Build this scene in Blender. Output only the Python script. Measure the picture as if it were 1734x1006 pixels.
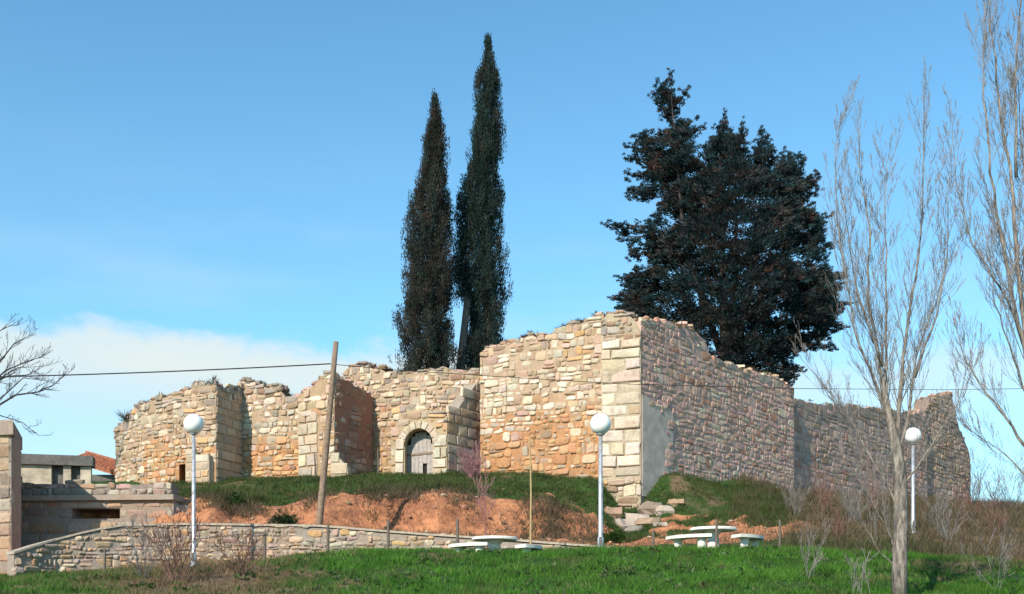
import bpy, bmesh, math, random
import numpy as np
from mathutils import Vector, noise
import mathutils

# ------------------------------------------------------------------ scene, camera, sky, sun
sc = bpy.context.scene
for o in list(bpy.data.objects): bpy.data.objects.remove(o)
COL = sc.collection
F, CX, HY = 1900.0, 867.0, 1060.0          # focal length, centre column and horizon row in photo pixels
cam = bpy.data.objects.new('camera', bpy.data.cameras.new('camera')); COL.objects.link(cam)
cam.data.sensor_fit = 'HORIZONTAL'; cam.data.sensor_width = 36.0
cam.data.lens = F/1734*36; cam.data.shift_y = (HY-503)/1734
cam.location = (0, 0, 0); cam.rotation_euler = (math.radians(90), 0, 0)
cam.data.clip_start = 0.2; cam.data.clip_end = 5000
sc.camera = cam

SUN_AZ, SUN_EL = math.radians(-149), math.radians(34)      # azimuth clockwise from +Y
sdir = Vector((math.sin(SUN_AZ)*math.cos(SUN_EL), math.cos(SUN_AZ)*math.cos(SUN_EL), math.sin(SUN_EL)))
w = bpy.data.worlds.new('World'); sc.world = w; w.use_nodes = True
nt = w.node_tree; nt.nodes.clear()
def N(nt, t, **kw):
    n = nt.nodes.new(t)
    for k, v in kw.items():
        if k.startswith('i_'):
            n.inputs[k[2:].replace('_', ' ')].default_value = v
        else: setattr(n, k, v)
    return n
def mth(nt, op, a, b=None, c=None, clamp=False):
    n = nt.nodes.new('ShaderNodeMath'); n.operation = op; n.use_clamp = clamp
    for i, x in enumerate((a, b, c)):
        if x is None: continue
        if isinstance(x, (int, float)): n.inputs[i].default_value = x
        else: nt.links.new(x, n.inputs[i])
    return n.outputs[0]
def sstep(nt, x, lo, hi):
    n = nt.nodes.new('ShaderNodeMapRange'); n.interpolation_type = 'SMOOTHSTEP'
    nt.links.new(x, n.inputs[0])
    for i, v in ((1, lo), (2, hi)):
        if isinstance(v, (int, float)): n.inputs[i].default_value = v
        else: nt.links.new(v, n.inputs[i])
    return n.outputs[0]
def mix(nt, f, a, b, blend='MIX'):
    n = nt.nodes.new('ShaderNodeMix'); n.data_type = 'RGBA'; n.blend_type = blend; n.clamp_factor = True
    for i, x in ((0, f), (6, a), (7, b)):
        if isinstance(x, (int, float)): n.inputs[i].default_value = x
        elif isinstance(x, tuple): n.inputs[i].default_value = (*x, 1)
        else: nt.links.new(x, n.inputs[i])
    return n.outputs[2]
sky = N(nt, 'ShaderNodeTexSky', sky_type='NISHITA', sun_disc=False, sun_elevation=SUN_EL, sun_rotation=SUN_AZ,
        air_density=1.0, dust_density=0.3, ozone_density=1.6, altitude=900)
tc = N(nt, 'ShaderNodeTexCoord'); sep = N(nt, 'ShaderNodeSeparateXYZ'); nt.links.new(tc.outputs['Generated'], sep.inputs[0])
az = mth(nt, 'ARCTAN2', sep.outputs[0], sep.outputs[1]); el = mth(nt, 'ARCSINE', sep.outputs[2])
def skynoise(ax, ex, off, scale, detail, rough=.55):
    cv = N(nt, 'ShaderNodeCombineXYZ')
    nt.links.new(mth(nt, 'MULTIPLY', az, ax), cv.inputs[0]); nt.links.new(mth(nt, 'MULTIPLY', el, ex), cv.inputs[1]); cv.inputs[2].default_value = off
    n = N(nt, 'ShaderNodeTexNoise'); n.inputs['Scale'].default_value = scale; n.inputs['Detail'].default_value = detail; n.inputs['Roughness'].default_value = rough
    nt.links.new(cv.outputs[0], n.inputs['Vector']); return n.outputs['Fac']
# a low bank of cumulus above the skyline, thicker and thinner all the way round, with thin veils higher up
n_amt = mth(nt, 'MULTIPLY_ADD', mth(nt, 'COSINE', mth(nt, 'MULTIPLY_ADD', az, 3.1, .62)), .5, .5)   # thick/thin round the sky
n_edge = skynoise(9, 16, 3.1, 1.0, 7, .6)
top = mth(nt, 'ADD', mth(nt, 'MULTIPLY_ADD', n_edge, .115, .166), mth(nt, 'MULTIPLY', n_amt, .022))
bank = mth(nt, 'SUBTRACT', 1.0, sstep(nt, mth(nt, 'SUBTRACT', el, top), -.020, .010))
base = sstep(nt, el, .150, .235)
bank = mth(nt, 'MULTIPLY', bank, mth(nt, 'MULTIPLY_ADD', base, .55, .45))
bank = mth(nt, 'MULTIPLY', bank, mth(nt, 'MULTIPLY_ADD', n_amt, .70, .38))
veil = mth(nt, 'MULTIPLY', sstep(nt, skynoise(4, 18, 8.4, 1.2, 4, .5), .42, .80), mth(nt, 'SUBTRACT', 1.0, sstep(nt, el, .24, .42)))
cl = mth(nt, 'ADD', mth(nt, 'MULTIPLY', bank, .80), mth(nt, 'MULTIPLY', veil, .20), clamp=True)
hz = mth(nt, 'MULTIPLY', mth(nt, 'SUBTRACT', 1.0, sstep(nt, el, .10, .55)), .22)
skyc = mix(nt, 1.0, sky.outputs[0], (0.80, 1.32, 1.36), 'MULTIPLY')
skyc = mix(nt, hz, skyc, (2.6, 4.4, 5.0))
skyc = mix(nt, cl, skyc, (4.7, 5.15, 5.0))
bg = N(nt, 'ShaderNodeBackground'); bg.inputs['Strength'].default_value = 0.115
nt.links.new(skyc, bg.inputs['Color'])
wo = N(nt, 'ShaderNodeOutputWorld'); nt.links.new(bg.outputs[0], wo.inputs[0])

sun = bpy.data.objects.new('sun', bpy.data.lights.new('sun', 'SUN')); COL.objects.link(sun)
sun.data.energy = 4.2; sun.data.angle = math.radians(0.53); sun.data.color = (1.0, .91, .78)
sun.rotation_euler = sdir.to_track_quat('Z', 'Y').to_euler(); sun.location = (-40, -20, 40)
sc.view_settings.view_transform = 'Standard'; sc.view_settings.look = 'None'
sc.view_settings.exposure = 0.6; sc.view_settings.gamma = 1.0; sc.view_settings.use_curve_mapping = False
sc.render.engine = 'CYCLES'

# ------------------------------------------------------------------ helpers
RNG = random.Random(11); NP = np.random.default_rng(5)
def P(px, py, Y): return Vector(((px-CX)/F*Y, Y, (HY-py)/F*Y))
def tag(o, label=None, cat=None, group=None, kind=None):
    if label: o['label'] = label
    if cat: o['category'] = cat
    if group: o['group'] = group
    if kind: o['kind'] = kind
    return o
def empty(name, loc, label, cat, group=None):
    o = bpy.data.objects.new(name, None); o.location = loc; COL.objects.link(o)
    o.empty_display_size = .2
    return tag(o, label, cat, group)
LOC = {}
def obj(name, verts, faces, mat, parent=None, cols=None, smooth=False, world=True):
    """one mesh object; verts in world space, made local to the parent's place"""
    me = bpy.data.meshes.new(name)
    v = np.asarray(verts, dtype=float)
    off = np.zeros(3)
    p = parent
    while p is not None:
        off += np.array(p.location); p = p.parent
    if world: v = v-off
    me.from_pydata(v.tolist() if len(v) < 20000 else v, [], faces)
    if cols is not None:
        a = me.color_attributes.new('tint', 'FLOAT_COLOR', 'POINT')
        c = np.ones((len(v), 4), dtype=np.float32); c[:, :3] = np.asarray(cols)
        a.data.foreach_set('color', c.ravel())
    if smooth: me.polygons.foreach_set('use_smooth', np.ones(len(me.polygons), dtype=bool))
    me.materials.append(mat); me.update()
    o = bpy.data.objects.new(name, me); COL.objects.link(o)
    if parent is not None: o.parent = parent
    return o
class MB:
    def __init__(s): s.v = []; s.f = []; s.c = []
    def add(s, v, f, c=None):
        b = len(s.v); s.v += [tuple(x) for x in v]; s.f += [tuple(i+b for i in q) for q in f]
        if c is not None: s.c += [c]*len(v)
    def build(s, name, mat, parent=None, smooth=False):
        return obj(name, s.v, s.f, mat, parent, s.c if s.c else None, smooth)
    def box(s, c, d, rz=0, col=None):
        cx, cy, cz = c; dx, dy, dz = [x/2 for x in d]; co, si = math.cos(rz), math.sin(rz)
        v = [(cx+x*dx*co-y*dy*si, cy+x*dx*si+y*dy*co, cz+z*dz) for x in (-1, 1) for y in (-1, 1) for z in (-1, 1)]
        s.add(v, [(0, 1, 3, 2), (4, 6, 7, 5), (0, 4, 5, 1), (2, 3, 7, 6), (0, 2, 6, 4), (1, 5, 7, 3)], col)
    def tube(s, pts, rad, n=6, col=None, cap=True):
        pts = [Vector(p) for p in pts]
        b = len(s.v); k = len(pts); ref = Vector((.3, 1, .1)).normalized()
        for i, p in enumerate(pts):
            d = (pts[min(i+1, k-1)]-pts[max(i-1, 0)])
            if d.length < 1e-9: d = Vector((0, 0, 1))
            d.normalize()
            a = d.cross(ref)
            if a.length < 1e-3: a = d.cross(Vector((1, 0, 0)))
            a.normalize(); e = d.cross(a)
            r = rad[i] if hasattr(rad, '__len__') else rad
            for j in range(n):
                t = 2*math.pi*j/n; q = p+a*(math.cos(t)*r)+e*(math.sin(t)*r); s.v.append((q.x, q.y, q.z))
        for i in range(k-1):
            for j in range(n):
                s.f.append((b+i*n+j, b+i*n+(j+1) % n, b+(i+1)*n+(j+1) % n, b+(i+1)*n+j))
        if cap:
            s.f.append(tuple(b+j for j in range(n))[::-1]); s.f.append(tuple(b+(k-1)*n+j for j in range(n)))
        if col is not None: s.c += [col]*(len(s.v)-b)
    def lathe(s, prof, c, n=24, col=None):
        b = len(s.v)
        for r, z in prof:
            for j in range(n):
                t = 2*math.pi*j/n; s.v.append((c[0]+r*math.cos(t), c[1]+r*math.sin(t), c[2]+z))
        for i in range(len(prof)-1):
            for j in range(n):
                s.f.append((b+i*n+j, b+i*n+(j+1) % n, b+(i+1)*n+(j+1) % n, b+(i+1)*n+j))
        s.f.append(tuple(b+j for j in range(n))[::-1]); s.f.append(tuple(b+(len(prof)-1)*n+j for j in range(n)))
        if col is not None: s.c += [col]*(len(s.v)-b)

def fbm(x, y, z=0, o=4): return noise.fractal(Vector((x, y, z)), 1.0, 2.0, o)

# ------------------------------------------------------------------ materials
def material(name, rough=.9):
    m = bpy.data.materials.new(name); m.use_nodes = True
    t = m.node_tree; b = t.nodes['Principled BSDF']; b.inputs['Roughness'].default_value = rough
    b.inputs['Specular IOR Level'].default_value = .2
    return m, t, b
def tex(t, scale, detail=5, rough=.6, typ='ShaderNodeTexNoise', vec=None, dist=0):
    n = t.nodes.new(typ); n.inputs['Scale'].default_value = scale
    if 'Detail' in n.inputs: n.inputs['Detail'].default_value = detail; n.inputs['Roughness'].default_value = rough
    if dist and 'Distortion' in n.inputs: n.inputs['Distortion'].default_value = dist
    if vec is None:
        g = t.nodes.new('ShaderNodeNewGeometry'); vec = g.outputs['Position']
    t.links.new(vec, n.inputs['Vector']); return n
def ramp(t, fac, stops):
    n = t.nodes.new('ShaderNodeValToRGB'); t.links.new(fac, n.inputs[0])
    e = n.color_ramp.elements
    while len(e) < len(stops): e.new(.5)
    for i, (p, c) in enumerate(stops): e[i].position = p; e[i].color = (*c, 1) if isinstance(c, tuple) else (c, c, c, 1)
    return n.outputs[0]
def bump(t, b, h, strength, dist=.02):
    n = t.nodes.new('ShaderNodeBump'); n.inputs['Strength'].default_value = strength; n.inputs['Distance'].default_value = dist
    t.links.new(h, n.inputs['Height']); t.links.new(n.outputs[0], b.inputs['Normal'])
def attr(t, name='tint'):
    n = t.nodes.new('ShaderNodeAttribute'); n.attribute_name = name; return n
def stone_mat(name, lichen=.5, bstr=.8):
    m, t, b = material(name, .95)
    a = attr(t).outputs['Color']
    n1 = tex(t, 9, 6, .65); n2 = tex(t, 2.2, 4, .6); n3 = tex(t, 38, 3, .6)
    v = mth(t, 'ADD', mth(t, 'MULTIPLY', n1.outputs['Fac'], .6), mth(t, 'MULTIPLY', n3.outputs['Fac'], .4))
    c = mix(t, 1.0, a, ramp(t, v, [(.25, .52), (.5, .98), (.8, 1.30)]), 'MULTIPLY')
    c = mix(t, mth(t, 'MULTIPLY', sstep(t, n2.outputs['Fac'], .52, .75), lichen), c, (.26, .215, .16))
    n4 = tex(t, 4.5, 8, .75); n5 = tex(t, .55, 5, .6)
    c = mix(t, mth(t, 'MULTIPLY', sstep(t, n4.outputs['Fac'], .55, .68), .55), c, (.13, .105, .08))
    c = mix(t, mth(t, 'MULTIPLY', sstep(t, n5.outputs['Fac'], .50, .70), .40), c, (.34, .225, .15))
    t.links.new(c, b.inputs['Base Color']); bump(t, b, v, bstr, .06)
    return m
M = {}
M['stone'] = stone_mat('weathered_limestone')
M['mortar'] = stone_mat('lime_mortar', .3, 1.0)
def simple(name, col, var=.25, scale=6, rough=.85, bstr=.3, spec=None, metal=0):
    m, t, b = material(name, rough)
    n = tex(t, scale, 5, .6); lo = tuple(x*(1-var) for x in col); hi = tuple(min(1, x*(1+var)) for x in col)
    t.links.new(ramp(t, n.outputs['Fac'], [(.3, lo), (.7, hi)]), b.inputs['Base Color'])
    bump(t, b, n.outputs['Fac'], bstr, .02); b.inputs['Metallic'].default_value = metal
    if spec is not None: b.inputs['Specular IOR Level'].default_value = spec
    M[name] = m; return m
simple('plaster', (.55, .44, .36), .22, 2.6, .9, .8); simple('cream_plaster', (.44, .37, .28), .4, 2.4)
simple('dark_slab_and_shade', (.13, .12, .11), .3, 5); simple('concrete_white', (.70, .67, .60), .16, 7, .85)  # slab tone also paints the shade in the outbuilding recess and shed
simple('galvanised', (.50, .51, .52), .28, 9, .45, .05, .5, .6)
simple('globe', (.86, .86, .84), .02, 10, .35, 0, .5)
simple('pole_wood', (.22, .155, .11), .35, 12); simple('door_wood', (.36, .32, .29), .25, 10)
simple('post_wood', (.14, .11, .09), .3, 14); simple('cane', (.38, .28, .14), .2, 20)
simple('cable', (.02, .02, .025), .2, 5); simple('opening_shade', (.02, .018, .016), .2, 5)  # the near-black one paints the shade inside deep openings
simple('tile', (.38, .15, .085), .35, 7); simple('coping', (.36, .30, .235), .3, 9)
def bark(name, lo, hi, sc_=10):
    m, t, b = material(name, .95); g = t.nodes.new('ShaderNodeNewGeometry'); mp = t.nodes.new('ShaderNodeMapping')
    mp.inputs['Scale'].default_value = (1, 1, .25); t.links.new(g.outputs['Position'], mp.inputs[0])
    n = tex(t, sc_, 5, .65, vec=mp.outputs[0])
    t.links.new(ramp(t, n.outputs['Fac'], [(.35, lo), (.65, hi)]), b.inputs['Base Color']); bump(t, b, n.outputs['Fac'], .6, .02); M[name] = m
bark('poplar_bark', (.075, .064, .057), (.34, .29, .24), 16); bark('twig_bark', (.13, .12, .115), (.22, .20, .185))
bark('dark_bark', (.035, .03, .035), (.08, .065, .06)); bark('red_twig', (.12, .062, .052), (.22, .125, .10)); bark('cypress_bark', (.10, .075, .06), (.22, .17, .14))
bark('pink_twig', (.25, .12, .13), (.36, .19, .20))
def leaf_mat(name, trans=.25):
    m, t, b = material(name, .8); a = attr(t).outputs['Color']
    n = tex(t, 1.1, 4, .6)
    c = mix(t, 1.0, a, ramp(t, n.outputs['Fac'], [(.3, .6), (.7, 1.3)]), 'MULTIPLY')
    t.links.new(c, b.inputs['Base Color'])
    tr = t.nodes.new('ShaderNodeBsdfTranslucent'); t.links.new(c, tr.inputs[0])
    mx = t.nodes.new('ShaderNodeMixShader'); mx.inputs[0].default_value = trans
    t.links.new(b.outputs[0], mx.inputs[1]); t.links.new(tr.outputs[0], mx.inputs[2])
    t.links.new(mx.outputs[0], t.nodes['Material Output'].inputs[0]); M[name] = m
leaf_mat('conifer_leaf', .42); leaf_mat('grass_blade', .35)
def ground_mat():
    m, t, b = material('hillside', 1.0); a = attr(t).outputs['Color']
    s = t.nodes.new('ShaderNodeSeparateColor'); t.links.new(a, s.inputs[0])
    n1 = tex(t, 1.1, 6, .65); n2 = tex(t, 7, 6, .7); n3 = tex(t, 30, 4, .6)
    soil = ramp(t, n2.outputs['Fac'], [(.3, (.12, .075, .045)), (.7, (.27, .17, .10))])
    red = mix(t, sstep(t, n1.outputs['Fac'], .38, .66), (.31, .130, .070), (.60, .26, .125))
    red = mix(t, 1.0, red, ramp(t, n2.outputs['Fac'], [(.30, .42), (.48, .95), (.75, 1.2)]), 'MULTIPLY')
    gr = ramp(t, n2.outputs['Fac'], [(.3, (.018, .045, .010)), (.7, (.06, .12, .022))])
    dry = ramp(t, n2.outputs['Fac'], [(.3, (.10, .068, .040)), (.7, (.25, .17, .10))])
    w_ = mth(t, 'MULTIPLY_ADD', n2.outputs['Fac'], .5, -.25)
    c = mix(t, sstep(t, mth(t, 'ADD', s.outputs[2], w_), .3, .7), soil, dry)
    c = mix(t, sstep(t, mth(t, 'ADD', s.outputs[1], w_), .35, .65), c, red)
    c = mix(t, sstep(t, mth(t, 'ADD', s.outputs[0], w_), .35, .65), c, gr)
    t.links.new(c, b.inputs['Base Color'])
    h = mth(t, 'ADD', n2.outputs['Fac'], mth(t, 'MULTIPLY', n3.outputs['Fac'], .4)); bump(t, b, h, .9, .10); M['hillside'] = m
ground_mat()

# ------------------------------------------------------------------ terrain
WALL_PLAN = [(24, 31.6), (100, 32.6), (210, 33.3), (330, 33.5), (540, 33.3), (800, 32.6), (1060, 31.8)]
WALL_TOP = [(24, 936), (60, 924), (110, 909), (160, 897), (210, 889), (330, 887), (540, 890), (700, 903), (880, 915), (1060, 929)]
def lerp(tab, x):
    if x <= tab[0][0]: return tab[0][1]
    for (a, b), (c, d) in zip(tab, tab[1:]):
        if x <= c: return b+(d-b)*(x-a)/(c-a)
    return tab[-1][1]
NEAR = [(0, -1.7), (9, -1.55), (14, -.7)]
def z_(py, Y): return (HY-py)/F*Y
def column(front, rear, step=None):
    q = list(NEAR)
    for Y, py in front: q.append((Y, z_(py, Y)))
    for Y, py in rear: q.append((Y, z_(py, Y)))
    zt = q[-1][1]; yl = q[-1][0]
    q += [(yl+6, zt+.15), (max(yl+12, 92), zt), (130, -6), (260, -14), (1500, -16)]
    return q
CR = [  # column px, front crest, rear profile: (depth, photo row)
 (-500, column([(18, 1030), (22, 1012), (27, 990), (31.4, 976), (33, 976)], [(40, 962), (46, 940), (50, 930)])),
 (0,    column([(18, 1030), (22, 1012), (27, 990), (31.3, 978), (33, 976)], [(39.5, 952), (40.6, 850), (46, 828), (52, 815)])),
 (90,   column([(18, 1030), (22, 1012), (27, 984), (31.8, 972), (32.6, 970), (33.0, 965)], [(38.2, 940), (38.8, 850), (40, 835), (46, 824), (52, 815)])),
 (210,  column([(18, 1030), (22, 1010), (27, 978), (31.8, 964), (33.25, 962), (33.55, 930)], [(38.1, 920), (38.7, 850), (40, 832), (45.5, 824), (52, 815)])),
 (300,  column([(18, 1030), (22, 1010), (27, 972), (31.8, 960), (33.4, 959), (33.7, 897)], [(37.6, 892), (38.4, 856), (39.5, 842), (45, 824), (52, 812)])),
 (360,  column([(18, 1030), (22, 1010), (27, 968), (31.8, 957), (33.45, 955), (33.75, 895)], [(37.4, 892), (37.9, 868), (39, 850), (44.5, 820), (50, 812)])),
 (450,  column([(18, 1030), (22, 1008), (27.5, 955), (31.8, 952), (33.35, 951), (33.65, 897)], [(36.9, 893), (37.3, 876), (38.6, 858), (44.5, 815), (50, 808)])),
 (540,  column([(18, 1030), (22, 1006), (28, 942), (31.8, 944), (33.25, 944), (33.55, 899)], [(36.9, 895), (37.5, 866), (38.4, 850), (44.5, 811), (50, 806)])),
 (640,  column([(18, 1030), (22, 1006), (28.2, 934), (31.8, 938), (33.0, 938), (33.3, 906)], [(37.2, 898), (37.9, 848), (38.6, 838), (44.5, 808), (50, 804)])),
 (760,  column([(18, 1030), (22, 1006), (28.4, 937), (31.5, 937), (32.65, 936), (32.95, 913)], [(37.4, 904), (38.1, 850), (38.8, 838), (44.5, 806), (50, 802)])),
 (880,  column([(18, 1030), (22, 1006), (28.5, 937), (30.5, 938), (32.3, 934), (32.6, 921)], [(38.0, 912), (38.8, 866), (39.6, 846), (44.0, 806), (50, 801)])),
 (1000, column([(18, 1030), (22, 1006), (28.5, 933), (30.5, 936), (31.9, 932), (32.2, 929)], [(38.6, 916), (39.8, 872), (41.2, 856), (43.6, 814), (48, 803)])),
 (1060, column([(18, 1030), (22, 1006), (28.5, 932), (30.5, 936), (34, 930)], [(39.0, 918), (41.6, 898), (42.8, 880), (45, 830), (49, 806)])),
 (1130, column([(18, 1030), (22, 1006), (28.5, 931), (30.5, 939), (34, 932)], [(39.5, 912), (41.4, 884), (42.8, 856), (44.6, 806), (49, 800)])),
 (1250, column([(18, 1030), (22, 1006), (28.5, 930), (30.5, 937), (34, 930)], [(38.5, 908), (40.2, 884), (44.0, 850), (49, 815), (54, 810)])),
 (1350, column([(18, 1030), (22, 1006), (28.5, 930), (30.5, 936), (34, 926)], [(38.0, 902), (40, 880), (46, 853), (54, 838), (60, 836)])),
 (1500, column([(18, 1030), (22, 1010), (28.2, 940), (31, 944), (35, 926)], [(38.0, 903), (42, 880), (50, 860), (60, 848), (66, 846)])),
 (1640, column([(18, 1030), (22, 1010), (28, 950), (31, 950), (35, 930)], [(38.0, 902), (42, 882), (50, 866), (64, 856), (70, 854)])),
 (1760, column([(18, 1030), (22, 1012), (28, 956), (31, 954), (35, 934)], [(38.0, 906), (44, 880), (54, 862), (66, 858), (70, 858)])),
 (2300, column([(18, 1035), (22, 1018), (28, 970), (31, 966), (35, 950)], [(38.0, 930), (44, 900), (54, 880), (66, 875), (70, 875)])),
]
def H0(X, Y):
    if 35 < Y < 43:
        wt = min(1, (Y-35)/1.2, (43-Y)/1.5); Y = Y+wt*(.75*noise.noise(Vector((X*.55, 3.3, 0)))+.35*noise.noise(Vector((X*1.9, 8.3, 0)))+.18*noise.noise(Vector((X*5, 1.3, 0))))
    px = CX+F*X/max(Y, 14)
    if px <= CR[0][0]: return lerp(CR[0][1], Y)
    for (a, A), (b, B) in zip(CR, CR[1:]):
        if px <= b:
            t = (px-a)/(b-a); t = t*t*(3-2*t)
            return lerp(A, Y)*(1-t)+lerp(B, Y)*t
    return lerp(CR[-1][1], Y)
def H(X, Y):
    z = H0(X, Y)
    if 10 < Y < 90 and abs(X) < 60:
        z += .05*fbm(X*.8, Y*.8, 1)
        if 34.5 < Y: z += .10*fbm(X*.7, Y*.7, 7)+.05*fbm(X*2.3, Y*2.3, 4)
        if 36 < Y < 42: z += .08*fbm(X*3.5, Y*1.2, 14)+.04*fbm(X*7, Y*7, 24)
    return z
def axis(stops):
    out = []
    for a, b, s in stops: out += list(np.arange(a, b, s))
    return out
xs = axis([(-1500, -300, 200), (-300, -60, 40), (-60, -22, 4), (-22, 30, .26), (30, 66, 4), (66, 300, 40), (300, 1501, 200)])
ys = axis([(-400, -40, 60), (-40, 12, 6), (12, 30, .4), (30, 46, .16), (46, 70, .5), (70, 140, 5), (140, 400, 40), (400, 1501, 200)])
def cover(X, Y):
    """green grass, red earth, dry grass"""
    px = CX+F*X/max(Y, 1); e = .25
    sl = abs(H0(X, Y+e)-H0(X, Y-e))/(2*e)
    n = fbm(X*.35, Y*.35, 9); n2 = fbm(X*1.3, Y*1.3, 2)
    g = r = d = 0.
    if Y < 34 or (px > 1060 and Y < 36):
        dryl = max(0, min(1, (640-px)/260))*(.3+.7*max(0, min(1, (px-120)/140)))
        if px > 1400: dryl = max(dryl, min(.8, (px-1400)/500)*max(0, (Y-24)/6))
        g = .9-.75*dryl+.6*n+.35*n2-.25*max(0, fbm(X*.5, Y*.5, 63)); d = .35+.9*dryl
    elif px > 1330:
        g = .15+.5*n+.3*n2; d = .8+.3*n2; r = .45 if sl > .28 and Y < 46 else 0; r += .45*n
    else:
        if sl > .40-.25*n2 and Y < (41.2 if px < 1060 else 42): r = 1.0+.25*n2; g = -.3+((.0 if Y < 41 else .6) if px > 1060 else .0)+.3*n
        elif Y < 39.2: r = .85; g = .15*n2; d = .3
        else: g = .85+.6*n+.3*n2; d = .6; r = .25+.3*n2
    return g, r, d
tv = []; tcov = []
for y in ys:
    for x in xs:
        tv.append((x, y, H(x, y)))
        tcov.append(cover(x, y) if 12 < y < 80 and -25 < x < 35 else (.55, 0, .5))
nx = len(xs); tf = [(j*nx+i, j*nx+i+1, (j+1)*nx+i+1, (j+1)*nx+i) for j in range(len(ys)-1) for i in range(nx-1)]
tag(obj('ground', tv, tf, M['hillside'], cols=np.array(tcov), smooth=True), 'grassy hillside with a cut bank of red earth below the ruin', 'hillside', kind='structure')

# ------------------------------------------------------------------ masonry
PAL = dict(white=(.68, .60, .48), cream=(.60, .49, .36), buff=(.47, .335, .22), ochre=(.55, .31, .13), orange=(.53, .235, .095),
           brown=(.32, .20, .125), grey=(.36, .32, .27), dgrey=(.22, .19, .165), red=(.38, .17, .11), mauve=(.46, .295, .265), pink=(.57, .36, .285))
def pick(rng, wts):
    ks = list(wts); k = rng.choices(ks, [wts[x] for x in ks])[0]
    c = tuple(.74*a+.26*b for a, b in zip(PAL[k], (.50, .375, .27))); f = rng.uniform(.80, 1.18)
    return tuple(min(.9, x*f*rng.uniform(.95, 1.05)) for x in c)
class Wall:
    def __init__(s, plan, top, v0, thick, openings=(), jag=.10, seed=1, back=None):
        s.back = Vector(back).normalized() if back else None
        s.p = [Vector(((px-CX)/F*Y, Y)) for px, Y in plan]
        s.cum = [0]
        for a, b in zip(s.p, s.p[1:]): s.cum.append(s.cum[-1]+(b-a).length)
        s.L = s.cum[-1]; s.v0 = v0; s.th = thick; s.rng = random.Random(seed); s.seed = seed; s.jag = jag
        s.nor = []
        for a, b in zip(s.p, s.p[1:]):
            d = (b-a).normalized(); s.nor.append(Vector((d.y, -d.x)))
        s.top = sorted(s.uv(px, py) for px, py in top)
        s.op = []
        for o in openings: s.op.append(o)      # (u0, u1, vspring, arch?)
    def at(s, u):
        k = 0
        while k < len(s.p)-2 and u > s.cum[k+1]: k += 1
        t = (u-s.cum[k])/(s.cum[k+1]-s.cum[k]); q = s.p[k].lerp(s.p[k+1], t)
        n = s.nor[k].copy(); 
        l = s.cum[k+1]-s.cum[k]
        if t < .5 and k > 0: n = n.lerp(s.nor[k-1], (.5-t))
        if t > .5 and k < len(s.nor)-1: n = n.lerp(s.nor[k+1], (t-.5))
        return q, n.normalized()
    def pos(s, u, v, w=0):
        q, n = s.at(u); q = q+(n*w if (s.back is None or w > -.21) else s.back*(-w)); return (q.x, q.y, v)
    def uv(s, px, py):
        r = Vector(((px-CX)/F, 1.0)); best = None
        for k, (a, b) in enumerate(zip(s.p, s.p[1:])):
            d = b-a; den = r.x*d.y-r.y*d.x
            if abs(den) < 1e-9: continue
            t = (a.x*r.y-a.y*r.x)/(den) if False else ((a.x*1.0-a.y*r.x)/(r.x*d.y-d.x*1.0))
            q = a+d*t; miss = max(0, -t, t-1)
            if best is None or miss < best[0]: best = (miss, s.cum[k]+t*(s.cum[k+1]-s.cum[k]), q.y)
        return best[1], (HY-py)/F*best[2]
    def px(s, u, v):
        x, y, z = s.pos(u, v); return CX+F*x/y, HY-F*z/y
    def vt(s, u):
        z = lerp(s.top, u)
        return z+s.jag*noise.noise(Vector((u*1.6, s.seed*3.3, 0)))*2.0+s.jag*1.1*noise.noise(Vector((u*5.3, s.seed*1.7, 4)))
    def vb(s, u):
        for u0, u1, vs, arch in s.op:
            if u0 < u < u1:
                if arch:
                    r = (u1-u0)/2; return vs+math.sqrt(max(0, r*r-(u-(u0+u1)/2)**2))
                return vs
        return s.v0
    def inop(s, u, v, m=0):
        for u0, u1, vs, arch in s.op:
            if u0-m < u < u1+m:
                if arch:
                    r = (u1-u0)/2+m; c = (u0+u1)/2
                    if v < vs or (u-c)**2+(v-vs)**2 < r*r: return True
                elif v < vs+m: return True
        return False
    def core(s, name, mat, parent, colf, inset=.014):
        us = list(np.linspace(0, s.L, max(3, int(s.L/.22))))
        for u0, u1, vs, arch in s.op:
            us += [u0-.001, u0+.001, u1-.001, u1+.001]
            if arch: us += list(np.linspace(u0+.02, u1-.02, 18))
        us = sorted(u for u in us if 0 <= u <= s.L); m = MB(); n = len(us); NV = 7
        cols = []
        for w in (-inset, -s.th):
            for u in us:
                b, t = s.vb(u), s.vt(u)-.06; t = max(t, b+.05)
                for k in range(NV):
                    v = b+(t-b)*k/(NV-1); m.v.append(s.pos(u, v, w)); cols.append(colf(*s.px(u, v)))
        def ix(l, i, k): return (l*n+i)*NV+k
        for i in range(n-1):
            for k in range(NV-1):
                m.f.append((ix(0, i, k), ix(0, i+1, k), ix(0, i+1, k+1), ix(0, i, k+1)))
                m.f.append((ix(1, i, k+1), ix(1, i+1, k+1), ix(1, i+1, k), ix(1, i, k)))
            m.f.append((ix(0, i, NV-1), ix(0, i+1, NV-1), ix(1, i+1, NV-1), ix(1, i, NV-1)))
            m.f.append((ix(1, i, 0), ix(1, i+1, 0), ix(0, i+1, 0), ix(0, i, 0)))
        for i, fl in ((0, 1), (n-1, 0)):
            for k in range(NV-1):
                q = (ix(0, i, k), ix(0, i, k+1), ix(1, i, k+1), ix(1, i, k)); m.f.append(q[::-1] if fl else q)
        m.c = cols
        return m.build(name, mat, parent)
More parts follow.
